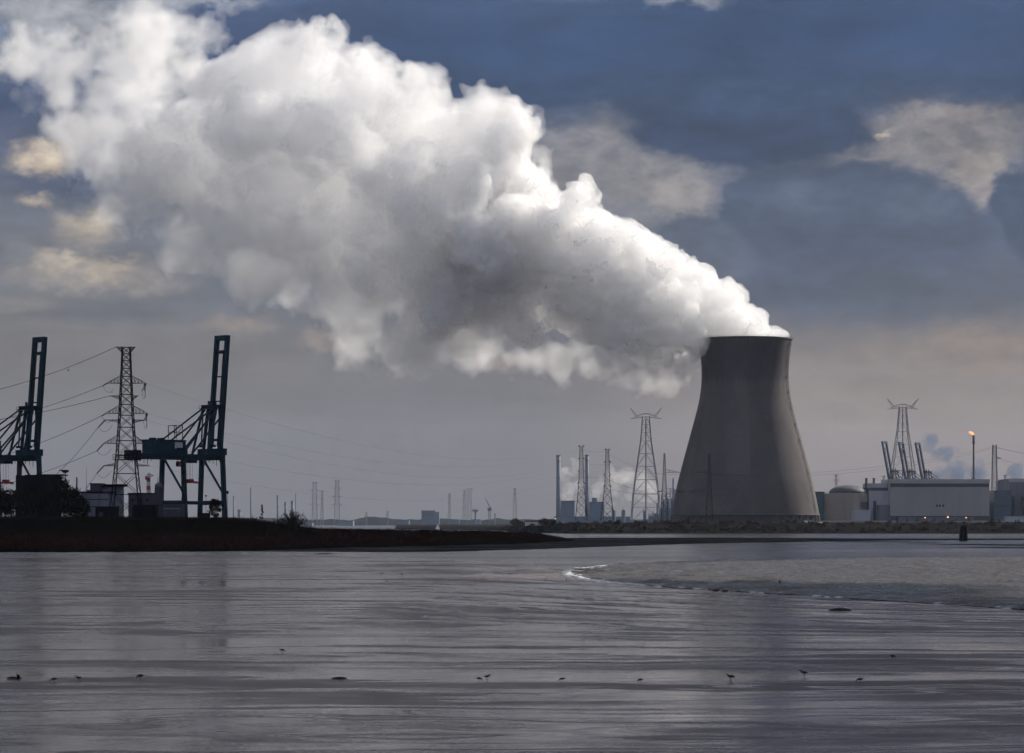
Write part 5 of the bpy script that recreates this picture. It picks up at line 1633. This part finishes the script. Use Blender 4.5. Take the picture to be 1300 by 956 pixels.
def sail(pts, bulge):
    a_, b_, c_ = [Vector(p) for p in pts]; vs, fs, N = [], [], 8
    idx = {}
    for i in range(N + 1):
        for j in range(N + 1 - i):
            u_, v_ = i / N, j / N; p = a_ * (1 - u_ - v_) + b_ * u_ + c_ * v_; p.y += bulge * 9 * u_ * v_ * (1 - u_ - v_) * 3 ; idx[i, j] = len(vs); vs.append(p)
    for i in range(N):
        for j in range(N - i):
            fs.append((idx[i, j], idx[i + 1, j], idx[i, j + 1]))
            if j < N - i - 1: fs.append((idx[i + 1, j], idx[i + 1, j + 1], idx[i, j + 1]))
    return MB().add(vs, fs)
s1 = sail([(.7, 0, 2.1), (-4.2, 0, 2.1), (.7, 0, 12.7)], .5).build('mainsail', M['sail'], rt_)
s2 = sail([(4.8, 0, 1.3), (1.0, 0, 1.8), (.9, 0, 11.5)], .4).build('jib_sail', M['sail'], rt_)

# ------------------------------------------------------------------ trees and bushes
def leafy(name, label, cat, px, Y, z0, h, rx, leaf, seed, trunk=.3, n=900, shape='round', group=None, ls=(.18, .45)):
    r_ = random.Random(seed)
    rt_ = thing(name, label, cat, (wx(px, Y), Y, z0), 0, group)
    tb = MB()
    limbs = []
    if shape == 'brush':
        for i in range(70):
            a_ = r_.uniform(0, 6.28); s_ = r_.random() ** .6
            q = Vector((math.cos(a_) * rx * s_, math.sin(a_) * rx * s_, h * (1 - .35 * s_ * s_) * r_.uniform(.8, 1.05)))
            m_ = Vector((q.x * .35, q.y * .35, q.z * .5))
            tb.path([(q.x * .08, q.y * .08, -.3), m_, q], [.09, .06, .015], 4); limbs.append((m_, q))
    else:
        tb.path([(0, 0, -.5), (r_.uniform(-.3, .3), 0, h * .35), (r_.uniform(-.5, .5), r_.uniform(-.4, .4), h * .85)], [trunk, trunk * .7, trunk * .2], 7)
        for i in range(14):
            z_ = h * r_.uniform(.25, .75); a_ = r_.uniform(0, 6.28); l_ = rx * (.8 if shape == 'round' else .8 * (1 - z_ / h))
            q = Vector((math.cos(a_) * l_, math.sin(a_) * l_, z_ + l_ * .5)); p = Vector((0, 0, z_ * .8))
            tb.path([p, p.lerp(q, .5) + Vector((0, 0, .2)), q], [trunk * .4, trunk * .25, .03], 5); limbs.append((p, q))
    tb.build('branches' if shape == 'brush' else 'trunk', M['bark'], rt_)
    vs, fs = [], []
    clumps = []
    for i in range(26 if shape != 'brush' else 0):
        if shape == 'cone':
            t = r_.random() ** .8; rr_ = rx * (1 - t) * 1.0; a_ = r_.uniform(0, 6.28)
            clumps.append((Vector((math.cos(a_) * rr_ * .8, math.sin(a_) * rr_ * .8, h * (.1 + .9 * t))), max(.25, rx * .38 * (1 - t * .7))))
        else:
            v = Vector((r_.gauss(0, 1), r_.gauss(0, 1), r_.gauss(0, 1))).normalized()
            clumps.append((Vector((v.x * rx * .68, v.y * rx * .68, h * .56 + v.z * h * .32)), rx * r_.uniform(.25, .45)))
    for i in range(n):
        if shape == 'brush':
            p, q = r_.choice(limbs); c_ = p.lerp(q, r_.uniform(-.1, 1.0)) + Vector((r_.gauss(0, .25), r_.gauss(0, .25), r_.gauss(0, .25)))
            if r_.random() < .5: c_.z *= r_.uniform(.15, .8)
        else:
            cc, cr = r_.choice(clumps); v = Vector((r_.gauss(0, 1), r_.gauss(0, 1), r_.gauss(0, .8))).normalized() * cr * r_.random() ** .45; c_ = cc + v
        s_ = r_.uniform(*ls); e = Euler((r_.uniform(0, 6), r_.uniform(0, 6), r_.uniform(0, 6))).to_matrix(); b0 = len(vs)
        for q_ in ((-1, 0), (0, -.6), (1, 0), (0, .6)): vs.append(tuple(c_ + e @ Vector((q_[0] * s_, q_[1] * s_, 0))))
        fs.append((b0, b0 + 1, b0 + 2, b0 + 3))
    mesh_np('foliage' if shape == 'brush' else 'crown', np.array(vs), np.array(fs), leaf, rt_)
    return rt_
leafy('bush', 'large dark willow bush with upright twigs at the right end of the high bank', 'bush', 372, 1150, 4.9, 9.6, 6.6, M['leaf_dark'], 3, n=5200, shape='brush', ls=(.12, .3))
leafy('bush', 'smaller dark bush against the left side of the willow bush', 'bush', 352, 1150, 5.6, 6.0, 4.4, M['leaf_dark'], 4, n=2200, shape='brush', ls=(.12, .3))
leafy('bush', 'low dark bush at the left foot of the small conifer', 'bush', 338, 1150, 6.2, 4.4, 3.6, M['leaf_dark'], 14, n=1300, shape='brush', ls=(.12, .3))
leafy('bush', 'broad low dark bush on the bank crest left of the small conifer', 'bush', 318, 1160, 7.6, 4.2, 5.0, M['leaf_dark'], 15, n=1900, shape='brush', ls=(.14, .34))
leafy('bush', 'low dark bush on the bank crest below the crane\'s outer leg', 'bush', 296, 1150, 8.6, 3.0, 4.5, M['leaf_dark'], 16, n=1500, shape='brush', ls=(.14, .34))
leafy('bush', 'small dark bush at the right foot of the willow bush', 'bush', 391, 1150, 3.6, 5.0, 3.6, M['leaf_dark'], 17, n=1500, shape='brush', ls=(.14, .34))
leafy('conifer', 'small thin conifer standing on the bank left of the bush', 'tree', 332.5, 1150, 7.0, 9.8, 1.6, M['leaf_dark'], 5, n=700, shape='cone', trunk=.14, ls=(.12, .3))
leafy('round_tree', 'round dark tree seen between the crane\'s two right legs', 'tree', 272.5, 1500, 9.5, 14.0, 3.6, M['leaf_dark'], 6, n=1500, ls=(.25, .55))
TG = 'dark trees around the dark building'
for i, (px, h, rx, lb) in enumerate(((88, 15.34, 7.199999999999999, 'dark bronze tree sloping down right beside the dark building'), (74, 20.06, 8.4, 'tall dark tree in front of the right side of the dark building'), (57, 15.34, 7.8, 'dark tree hiding the middle of the dark building'),
                                     (38, 14.16, 7.199999999999999, 'dark tree under the left part of the dark building'), (17, 15.34, 7.8, 'dark tree left of the dark building below the cut off crane'), (-2, 16.52, 8.4, 'dark tree at the left edge of the photo'), (100, 10.03, 5.3999999999999995, 'low dark tree beside the thin pole'))):
    leafy('leafy_tree', lb, 'tree', px, 1200 + (i * 37) % 50, 9.6, h, rx, M['leaf_dark'], 20 + i, n=2600, group=TG, ls=(.25, .6))
leafy('round_tree', 'round dark tree on the far shore below the faint pylon', 'tree', 654, 2900, 3.5, 9.5, 5.6, M['leaf_olive'], 40, n=1500, ls=(.4, .8), group='far shore trees')
leafy('round_tree', 'dark spreading tree on the far shore right of the white roofed shed', 'tree', 691, 2560, 4.5, 7.5, 6.0, M['leaf_olive'], 41, n=1500, ls=(.4, .8), group='far shore trees')
leafy('round_tree', 'bushy tree on the far shore below the left tall chimney', 'tree', 700, 2520, 5.5, 6.0, 4.6, M['leaf_olive'], 42, n=1200, ls=(.4, .8), group='far shore trees')
leafy('round_tree', 'small dark tree left of the white roofed shed', 'tree', 662, 2900, 4.0, 6.0, 4.0, M['leaf_olive'], 43, n=900, ls=(.4, .8), group='far shore trees')

# ------------------------------------------------------------------ buildings and clutter behind the near bank
GY = 1260.0
r, w, bz, cx = building('dark_warehouse', 'black flat roofed building among trees under the cut off crane', 'warehouse', 20, 69.5, 603.5, 662, GY + 20, 20, M['brick_dark'])
mb = MB(); mb.box(wx(38, GY) - cx, wx(69.5, GY) - cx, 1, 18, wz(603.5, GY + 20) - bz, wz(602, GY + 20) - bz); mb.build('roof_parapet', M['brick_dark'], r)
mb = MB(); mb.box(wx(20, GY) - cx, wx(38, GY) - cx, 3, 15, wz(603.5, GY + 20) - bz, wz(602.6, GY + 20) - bz); mb.build('roof_deck', M['brick_dark'], r)
rt_ = thing('floodlight_mast', 'short mast with a flat T shaped lamp bar above the dark building', 'lamp mast', (wx(66.5, GY), GY + 30, 9.5))
zt_ = wz(597.5, GY + 30) - 9.5
mb = MB(); mb.tube((0, 0, 0), (0, 0, zt_), .16, .1, 8); mb.build('mast', M['galv'], rt_)
mb = MB(); mb.box(-1.9, 1.9, -.4, .4, zt_, zt_ + .35); mb.build('lamp_bar', M['galv'], rt_)
rt_ = thing('floodlight_mast', 'mast with a dish shaped lamp crown right of the dark building', 'lamp mast', (wx(78.3, GY), GY + 10, 9.5))
zt_ = wz(599, GY + 10) - 9.5
mb = MB(); mb.tube((0, 0, 0), (0, 0, zt_), .28, .2, 8); mb.build('mast', M['galv'], rt_)
mb = MB(); mb.lathe([(.4, zt_ - .6), (1.7, zt_ + .1), (1.7, zt_ + .7), (.9, zt_ + .8)], 18); mb.build('lamp_crown', M['galv'], rt_)
rt_ = thing('vent_pole', 'thin dark pole standing between the trees and the pale building', 'pole', (wx(97.5, GY), GY, 9.0))
mb = MB(); mb.tube((0, 0, 0), (0, 0, wz(607, GY) - 9), .34, .3, 10); mb.build('shaft', M['galv'], rt_)
mb = MB(); mb.tube((0, 0, wz(607, GY) - 9), (0, 0, wz(606, GY) - 9), .4, .2, 10); mb.build('cap', M['galv'], rt_)
rt_ = thing('antenna_mast', 'hair thin mast rising in front of the pale striped building', 'mast', (wx(118.5, GY), GY - 20, 9.0))
mb = MB(); mb.tube((0, 0, 0), (0, 0, wz(593, GY - 20) - 9), .1, .05, 6); mb.build('shaft', M['galv'], rt_)
mb = MB()
for a_ in (0, 2.1, 4.2): mb.tube((0, 0, wz(615, GY) - 9), (3 * math.cos(a_), 3 * math.sin(a_), 0), .03, n=4)
mb.build('guy_wire', M['galv'], rt_)

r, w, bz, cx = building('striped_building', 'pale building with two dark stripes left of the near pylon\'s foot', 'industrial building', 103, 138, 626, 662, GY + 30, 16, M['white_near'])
parapet(r, w, 103, 141, 626, GY + 30, 16, M['brick_dark'], bz, cx, .5)
for py in (634.2, 643.4): front_box(r, 'dark_stripe', 103.2, 137.8, py - .5, py + .5, GY + 30, .1, M['brick_dark'], bz, cx)
front_box(r, 'gate', 104, 112, 652, 661.5, GY + 30, .12, M['grey_near'], bz, cx)
r, w, bz, cx = building('roof_block', 'grey block rising behind the striped building', 'industrial building', 114.5, 128, 614.5, 662, GY + 90, 14, M['grey_near'])
parapet(r, w, 114.5, 128, 614.5, GY + 90, 14, M['brick_dark'], bz, cx, .4)
mb = MB(); mb.box(wx(110, GY + 90) - cx, wx(114.5, GY + 90) - cx - .01, 0, 10, 0, wz(622, GY + 90) - bz); mb.build('side_block', M['grey_near'], r)
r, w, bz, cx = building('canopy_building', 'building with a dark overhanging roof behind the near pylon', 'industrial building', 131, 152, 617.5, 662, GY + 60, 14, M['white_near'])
mb = MB(); mb.prism_xz([(wx(128, GY + 60) - cx, wz(618, GY + 60) - bz), (wx(134, GY + 60) - cx, wz(615, GY + 60) - bz), (wx(156, GY + 60) - cx, wz(614.6, GY + 60) - bz), (wx(156, GY + 60) - cx, wz(617.4, GY + 60) - bz), (wx(134, GY + 60) - cx, wz(617.4, GY + 60) - bz), (wx(130, GY + 60) - cx, wz(618.6, GY + 60) - bz)], -2, 16); mb.build('roof', M['brick_dark'], r)
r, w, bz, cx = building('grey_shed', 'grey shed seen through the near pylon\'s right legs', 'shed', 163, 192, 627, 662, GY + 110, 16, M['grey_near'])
parapet(r, w, 163, 192, 627, GY + 110, 16, M['brick_dark'], bz, cx, .5)
for px in (168, 178, 187): front_box(r, 'window', px - 2, px + 2, 633, 636.5, GY + 110, .1, M['window'], bz, cx)
r, w, bz, cx = building('low_workshop', 'low dark workshop in front of the near pylon\'s feet', 'workshop', 121, 146, 644, 662, GY - 20, 12, M['brick_dark'])
parapet(r, w, 121, 146, 644, GY - 20, 12, M['brick_dark'], bz, cx, .4)
front_box(r, 'door', 125, 131, 650, 661.5, GY - 20, .1, M['grey_near'], bz, cx)
r, w, bz, cx = building('low_workshop', 'low dark workshop with railings right of the near pylon\'s feet', 'workshop', 168, 197, 641, 662, GY + 20, 12, M['brick_dark'])
mb = MB()
for px in np.arange(183, 200, 1.8): mb.beam((wx(px, GY) - cx, -1, 0), (wx(px, GY) - cx, -1, wz(640, GY) - bz), .12)
mb.beam((wx(183, GY) - cx, -1, wz(641, GY) - bz), (wx(199.5, GY) - cx, -1, wz(641, GY) - bz), .15); mb.build('railing', M['galv'], r)
# red loading tower
rt_ = thing('loading_tower', 'red and white banded loading tower between near pylon and crane', 'loading tower', (wx(188.5, GY + 140), GY + 140, 9.0))
kk = (GY + 140) / F; zt_ = wz(601, GY + 140) - 9
for i in range(6):
    z0 = zt_ * (.5 + .5 * i / 6) if i else 0
    z1 = zt_ * (.5 + .5 * (i + 1) / 6)
    mb = MB(); mb.lathe([(1.15 - i * .06, z0), (1.12 - i * .06, z1 - .002)], 12); mb.build('band', M['red'] if i % 2 == 0 else M['pale_panel'], rt_)
mb = MB(); mb.beam((0, 0, zt_ - 2), (5.2 * kk / .35 * .35 + .4, 0, zt_ - .9), .4); mb.beam((0, 0, zt_ + .3), (2.4, 0, zt_ - 1.2), .25); mb.box(-1.6, .2, -.6, .6, zt_ - 3.2, zt_ - 1.4); mb.build('loading_arm', M['red'], rt_)
silo(201.5, 612.5, 662, GY + 150, 5.2, 'grey silo with a dark cap left of the crane\'s landside leg', None, M['grey_near'])
r, w, bz, cx = building('portal_shed', 'low pale striped shed under the blue crane', 'shed', 206, 229.5, 639.5, 662, 1560, 18, M['grey_near'])
front_box(r, 'white_stripe', 206.2, 229.3, 645, 646.5, 1560, .1, M['white_near'], bz, cx)
parapet(r, w, 206, 229.5, 639.5, 1560, 18, M['brick_dark'], bz, cx, .5)
# containers stacked on the quay, each a box with corrugated sides and doors
def container(px, Y, z0, L_, label, mat):
    rt_ = thing('shipping_container', label, 'container', (wx(px, Y), Y, z0), 0, 'dark containers on the quay')
    mb = MB(); n_ = int(L_ / .3); pts = []
    for i in range(n_): pts += [(-L_ / 2 + i * .3, -1.22 + .06 * (i % 2)), (-L_ / 2 + i * .3 + .15, -1.22 + .06 * (i % 2))]
    pts += [(L_ / 2, -1.2), (L_ / 2, 1.22), (-L_ / 2, 1.22)]
    mb.prism(pts, .1, 2.5); mb.build('box', mat, rt_)
    mb = MB()
    for x_ in (-L_ / 2 - .05, L_ / 2 - .1):
        for y_ in (-1.3, 1.15): mb.box(x_, x_ + .15, y_, y_ + .15, 0, 2.6)
    mb.build('corner_post', mat, rt_)
CG2 = [(212, 0, 'dark container at the left of the row under the crane'), (224.5, 0, 'dark container in the middle of the row under the crane'), (257, 0, 'dark container between the crane\'s two middle legs, bottom layer'), (259, 2.6, 'dark container between the crane\'s two middle legs, top layer'), (243, 0, 'dark container beside the foot of the crane\'s second leg')]
for px, z, lb in CG2: container(px, 1480, 9.3 + z, 12.2 if px < 230 else 6.1, lb, M['brick_dark'])
rt_ = thing('street_lamp', 'short street lamp right of the crane\'s outer leg', 'street lamp', (wx(288.7, 1500), 1500, 9.2))
zt_ = wz(626.5, 1500) - 9.2
mb = MB(); mb.tube((0, 0, 0), (0, 0, zt_), .18, .1, 8); mb.build('post', M['galv'], rt_)
mb = MB(); mb.ball((0, 0, zt_ + .6), .75, 2, (1, 1, 1.25)); mb.build('lamp_head', M['galv'], rt_)
rt_ = thing('street_lamp', 'tiny street lamp near the round tree under the crane', 'street lamp', (wx(261.5, 1500), 1500, 9.2))
zt_ = wz(630.5, 1500) - 9.2
mb = MB(); mb.tube((0, 0, 0), (0, 0, zt_), .14, .09, 8); mb.build('post', M['galv'], rt_)
mb = MB(); mb.ball((0, 0, zt_ + .4), .5, 2); mb.build('lamp_head', M['galv'], rt_)
# fence rail on the dike crown left
rt_ = thing('pipe_bridge', 'long thin pipe bridge across the foot of the dark trees', 'pipe bridge', (wx(50, 1165), 1165, 8.5))
zt_ = wz(624.5, 1165) - 8.5
mb = MB(); mb.tube((-21, 0, zt_), (31, 0, zt_), .16, n=6); mb.build('pipe', M['galv'], rt_)
for x_ in np.linspace(-21, 31, 9):
    mb = MB(); mb.beam((x_, 0, 0), (x_, 0, zt_ - .1), .16); mb.build('post', M['galv'], rt_)

# ------------------------------------------------------------------ timber dolphin in the channel
DY = dist(686.5)
rt_ = thing('timber_dolphin', 'black timber pile cluster standing in the shallow water at right', 'mooring dolphin', (wx(1223, DY), DY, -.5))
k = DY / F
hz_ = (686 - 665.5) * k + .5
for i, (x_, y_, lx, hh_) in enumerate(((-4.6, 0, 1.9, .93), (4.6, .5, -1.6, .93), (0.2, -1.2, .2, .97), (-1.5, 3.5, .6, .9), (2.2, 3.2, -.5, .95))):
    mb = MB(); mb.path([(x_ * k, y_, -1), ((x_ + lx * .5) * k, y_ * .7, hz_ * .5), ((x_ + lx) * k, y_ * .4, hz_ * hh_)], [.62, .58, .5], 9); mb.build('pile', M['timber'], rt_, smooth=False)
for z_ in (.84, .4):
    mb = MB(); mb.lathe([(1.55 + (1 - z_) * .4, hz_ * z_), (1.55 + (1 - z_) * .4, hz_ * z_ + .5), (1.2, hz_ * z_ + .5), (1.2, hz_ * z_)], 14); mb.build('binding', M['timber'], rt_)
mb = MB(); mb.tube((0, 0, hz_ * .95), (0, 0, hz_ * 1.06), .35, .12, 8); mb.build('cap_post', M['timber'], rt_)

# ------------------------------------------------------------------ birds
def bird_mb(pose, s=1.0):
    """one continuous body: rings along the spine from tail to bill; legs and wings grow out of it"""
    mb = MB()
    if pose == 'stand':
        sp_ = [(-.20, .17, .006), (-.13, .19, .03), (-.04, .205, .062), (.05, .215, .066), (.12, .235, .045), (.15, .27, .028), (.165, .305, .028), (.185, .322, .030), (.205, .322, .018), (.225, .317, .008), (.285, .302, .003)]
    elif pose == 'feed':
        sp_ = [(-.20, .205, .006), (-.13, .21, .03), (-.04, .205, .062), (.05, .20, .066), (.12, .185, .045), (.155, .165, .028), (.175, .135, .028), (.19, .115, .030), (.20, .095, .018), (.21, .075, .008), (.235, .015, .003)]
    elif pose == 'float':
        sp_ = [(-.27, .07, .006), (-.2, .055, .05), (-.08, .05, .105), (.06, .05, .11), (.17, .07, .07), (.2, .13, .042), (.215, .18, .042), (.24, .20, .045), (.275, .20, .026), (.30, .195, .014), (.34, .19, .006)]
    else:
        sp_ = [(-.22, 0, .008), (-.13, 0, .035), (-.03, 0, .055), (.06, 0, .055), (.13, .01, .035), (.16, .015, .034), (.19, .01, .02), (.24, 0, .005)]
    mb.path([(x * s, 0, z * s) for x, z, r in sp_], [r * s for x, z, r in sp_], 10)
    if pose in ('stand', 'feed'):
        for y in (-.025, .025):
            mb.path([(.0, y * s, .17 * s), (.012 * s, y * s, .09 * s), (-.005 * s, y * s, .0)], [.012 * s, .008 * s, .008 * s], 6)
            mb.path([(-.01 * s, y * s, .004 * s), (.05 * s, y * s, .003 * s)], [.008 * s, .004 * s], 5)
    if pose in ('fly', 'land'):
        for y in (-1, 1):
            up = .30 if pose == 'fly' else .2
            w = [(.05, .04, .01), (.09, .22, up * .6), (-.02, .46, up), (-.06, .44, up * .95), (-.06, .2, up * .5), (-.05, .04, .0)]
            top = [(x * s, y * yy * s, (z + .008) * s) for x, yy, z in w]; bot = [(x * s, y * yy * s, (z - .004) * s) for x, yy, z in w]
            n_ = len(w)
            mb.add(top + bot, [tuple(range(n_)), tuple(range(2 * n_ - 1, n_ - 1, -1))] + [(i, (i + 1) % n_, n_ + (i + 1) % n_, n_ + i) for i in range(n_)])
    return mb
def bird(px, py, pose, s, ang, label, z=.06, Y=None, cat='bird', group='birds on the mud and water'):
    Yb = Y or dist(py, z)
    loc = (wx(px, Yb), Yb, z) if Y is None else at(px, py, Yb)
    s *= 1.2 if Y is None else 1.0
    o = bird_mb(pose, s).build('wading_bird' if pose in ('stand', 'feed') else ('water_bird' if pose == 'float' else 'flying_bird'), M['bird'], smooth=True)
    o.location = loc; o.rotation_euler = (0, 0, R(ang))
    return tag(o, label, cat, group)
bird(358, 829, 'feed', 1.0, 10, 'small dark wader alone in the middle of the left mudflat')
bird(23, 861, 'land', 1.0, 15, 'dark bird with raised wings at the lower left corner', z=.12)
bird(69, 866.5, 'feed', .95, 180, 'small dark wader feeding on the near mud just right of the corner bird')
bird(100, 865, 'stand', .95, 180, 'small dark wader facing left on the near mud, second wader from the corner bird')
bird(178.5, 863, 'feed', 1.1, 175, 'dark wader head down above the near left mud edge')
bird(608, 865.5, 'feed', .9, 20, 'left bird of a close pair of waders at lower centre')
bird(618, 863, 'stand', .9, 0, 'right bird of a close pair of waders at lower centre')
bird(714, 866, 'feed', .9, 180, 'dark wader feeding alone right of the close pair')
bird(813, 867, 'feed', .85, 180, 'low crouching wader on the near mud at lower right of centre')
bird(928, 864.5, 'stand', 1.15, 195, 'upright dark wader facing left on the near right mud')
bird(1021, 859, 'stand', 1.1, 170, 'dark wader standing on the right near mud, tallest there')
bird(1092, 867, 'feed', 1.0, 180, 'dark wader at the near edge of the right mud')
bird(1133, 837, 'feed', 1.0, 10, 'dark wader with thin legs farther out on the right mud')
bird(693, 736, 'stand', 1.0, 0, 'tiny wader on the mud left of the foam tip', z=.06)
bird(719, 737, 'stand', 1.0, 180, 'tiny wader on the mud under the foam tip', z=.06)
bird(909, 750.5, 'float', 1.5, 0, 'dark duck at the tide edge, left one of two', z=.08)
bird(920, 751, 'float', 1.5, 180, 'dark duck at the tide edge, right one of two', z=.08)
bird(990, 743, 'stand', 2.1, 90, 'dark upright bird standing in the choppy water', z=.1)
bird(1083, 722, 'float', 1.2, 0, 'tiny dark bird far out on the choppy water', z=.1)
for px, py, lb in ((485, 730, 'tiny far wader, left of two on the bright wet mud'), (510, 731, 'tiny far wader, right of two on the bright wet mud'), (491, 740, 'tiny far wader below two others on the wet mud'), (647, 731, 'tiny far wader on the wet mud near the channel'), (575, 714.5, 'tiny far wader by the bright channel edge')):
    bird(px, py, 'stand', 1.1, random.choice([0, 180]), lb)
for i, (px, py) in enumerate(((768, 683.4), (788, 683), (800, 683.6), (811, 683.2), (846, 683.3), (858, 683), (873, 683.2), (889, 683.4))):
    bird(px, py + .6, 'float', 2.3, random.choice([0, 180]), 'tiny dark bird resting in the row along the far edge of the sandbank', z=.12)
bird(86.5, 470.5, 'fly', 1.6, 30, 'bird flying below the wire between the left crane and the pylon', Y=900, group='birds in the sky')
bird(142.3, 499, 'fly', 1.2, 60, 'bird flying just left of the near pylon', Y=1000, group='birds in the sky')
bird(95, 487, 'fly', .7, 60, 'faint small bird flying right of the left crane boom', Y=900, group='birds in the sky')
bird(168, 451.5, 'fly', 1.0, 120, 'bird flying close right of the near pylon top', Y=1000, group='birds in the sky')
# driftwood
def log(px, py, L_, label, z=.06, hump=False):
    Yb = dist(py, z); rr_ = random.Random(int(px))
    rt_ = thing('driftwood', label, 'driftwood', (wx(px, Yb), Yb, z), 0, 'driftwood on the mud')
    mb = MB(); n_ = 9
    mb.path([(-L_ / 2 + L_ * i / (n_ - 1), rr_.uniform(-.04, .04), .05 + (.09 if hump else .035) * math.sin(math.pi * i / (n_ - 1))) for i in range(n_)], [.02 + (.13 if hump else .06) * math.sin(math.pi * (i + .4) / n_) for i in range(n_)], 8)
    mb.build('trunk', M['driftwood'], rt_, smooth=True)
    mb = MB()
    for i in range(3):
        x_ = rr_.uniform(-L_ * .3, L_ * .3); mb.path([(x_, 0, .06), (x_ + .08, .03, .13), (x_ + .17, .05, .15)], [.02, .014, .004], 5)
    mb.build('twig', M['driftwood'], rt_)
log(430.5, 862.5, .95, 'flat dark stick on the near mud left of centre')
log(16, 862, .75, 'thin dark stick under the bird in the lower left corner')
log(1066, 775, 2.6, 'dark lump of driftwood on the mud near the tide edge', hump=True)
log(411, 703.5, 6.0, 'dark stranded log below the left bank', z=.12, hump=True)
log(702, 694.5, 4.0, 'dark stranded log on the sandbank below the bank tip', z=.14, hump=True)

# ------------------------------------------------------------------ industrial steam and smoke behind the plants
def puff(name, label, cat, pts, Y, m, seed, noises=((30, 10, False), (14, 7, False), (7, 4, False)), h=3.5, group=None):
    r_ = np.random.default_rng(seed); sp_ = []
    for px, py, ax, ay, rr_, n_ in pts:
        for i in range(n_):
            p = at(px + r_.normal() * ax, py + r_.normal() * ay, Y)
            sp_.append((p.x, Y + r_.normal() * 12, p.z, rr_ * r_.uniform(.6, 1.2) * Y / F))
    Vv, Qq = vapour_mesh(name, sp_, h, None, list(noises), seed=seed)
    o = mesh_np(name, Vv, Qq, m)
    return tag(o, label, cat, group)
M['far_steam'] = vapour('factory steam', (.97, .955, .93), .009, .3)
M['smoke'] = vapour('blue smoke', (.16, .24, .38), .022, .0)
puff('steam_cloud', 'white steam drifting behind the block between the two chimneys', 'steam', [(722, 598, 7, 4, 6, 16), (726, 618, 6, 6, 6, 14), (721, 632, 5, 4, 5, 8)], 5100, M['far_steam'], 4, group='white factory steam')
puff('steam_cloud', 'white steam billowing behind the giant horned pylon', 'steam', [(784, 605, 7, 5, 6, 16), (800, 613, 9, 6, 7, 18), (818, 612, 8, 6, 7, 12), (790, 627, 12, 5, 5, 14), (826, 625, 6, 6, 6, 10)], 5100, M['far_steam'], 5, group='white factory steam')
puff('steam_cloud', 'small low white steam left of the second brown pylon', 'steam', [(758, 622, 5, 6, 5, 12), (764, 612, 2, 3, 3, 5)], 5100, M['far_steam'], 6, group='white factory steam')
SG2 = 'blue grey smoke above the long hall'
puff('smoke_cloud', 'dark smoke behind the head of the rightmost raised crane', 'smoke', [(1181, 560, 5, 3, 5, 14), (1179, 572, 3, 5, 4, 10)], 4600, M['smoke'], 7, group=SG2)
puff('smoke_cloud', 'blue smoke climbing between the cranes and the flare stack', 'smoke', [(1211, 574, 4, 3, 4, 10), (1202, 584, 8, 5, 6, 20), (1192, 578, 6, 4, 5, 12), (1225, 603, 10, 4, 6, 14), (1214, 598, 14, 5, 7, 22), (1196, 603, 8, 3, 5, 10)], 4600, M['smoke'], 8, group=SG2)
puff('smoke_cloud', 'blue smoke low beside the foot of the flare stack', 'smoke', [(1243, 600, 6, 4, 7, 18)], 4600, M['smoke'], 9, group=SG2)
puff('smoke_cloud', 'blue smoke at the right edge above the cut off block', 'smoke', [(1290, 600, 5, 4, 6, 14)], 4600, M['smoke'], 10, group=SG2)

# ------------------------------------------------------------------ unseen cloud added above the frame, shaped to shade the near bank and mud
def shade_cloud():
    m, nt, b = new_mat('cloud')
    b.inputs['Base Color'].default_value = (.85, .86, .88, 1); b.inputs['Roughness'].default_value = 1.0; b.inputs['Specular IOR Level'].default_value = 0
    r = np.random.default_rng(12); zc = 880.0; sh = zc / math.tan(SUN_EL)
    ox, oy = sh * math.sin(SUN_AZ), sh * math.cos(SUN_AZ)
    sp_ = []
    for k in range(620):
        x, y = r.uniform(-820, 230), r.uniform(-500, 1700)
        if x > -75 and 175 < y < 930: continue  # gap left so that sun reaches the choppy water
        rr_ = r.uniform(60, 130)
        sp_.append((x + ox, y + oy, zc + r.uniform(-30, 90), rr_))
    V_, Q_ = vapour_mesh('cloud', sp_, 16.0, None, [(160, 40, False), (70, 22, False)], seed=5)
    tag(mesh_np('cloud', V_, Q_, m, smooth=True), kind='stuff')
shade_cloud()

# ------------------------------------------------------------------ the air
hz_m = bpy.data.materials.new('haze'); hz_m.use_nodes = True
t_ = hz_m.node_tree; t_.nodes.clear()
v_ = t_.nodes.new('ShaderNodeVolumePrincipled'); o_ = t_.nodes.new('ShaderNodeOutputMaterial')
v_.inputs['Color'].default_value = (.72, .82, 1.0, 1); v_.inputs['Density'].default_value = HAZE; v_.inputs['Anisotropy'].default_value = 0.0
v_.inputs['Density Attribute'].default_value = ''
t_.links.new(v_.outputs[0], o_.inputs['Volume'])
if HAZE > 0:
    hb = MB(); hb.box(-14500, 14500, -900, 16600, -1.2, 560)
    tag(hb.build('haze', hz_m), kind='stuff')

# ------------------------------------------------------------------ render settings
scene.render.engine = 'CYCLES'
cy = scene.cycles
world.cycles.sampling_method = 'NONE'                       # a smooth overcast sky needs no light sampling of its own
cy.use_denoising = True
cy.use_adaptive_sampling = True; cy.adaptive_threshold = 0.04; cy.adaptive_min_samples = 24
cy.max_bounces = 20; cy.volume_bounces = 15; cy.diffuse_bounces = 6; cy.glossy_bounces = 3; cy.transmission_bounces = 4; cy.transparent_max_bounces = 96
scene.view_settings.view_transform = 'Standard'; scene.view_settings.look = 'None'
scene.view_settings.exposure = 0.5; scene.view_settings.gamma = 1.0; scene.view_settings.use_curve_mapping = False
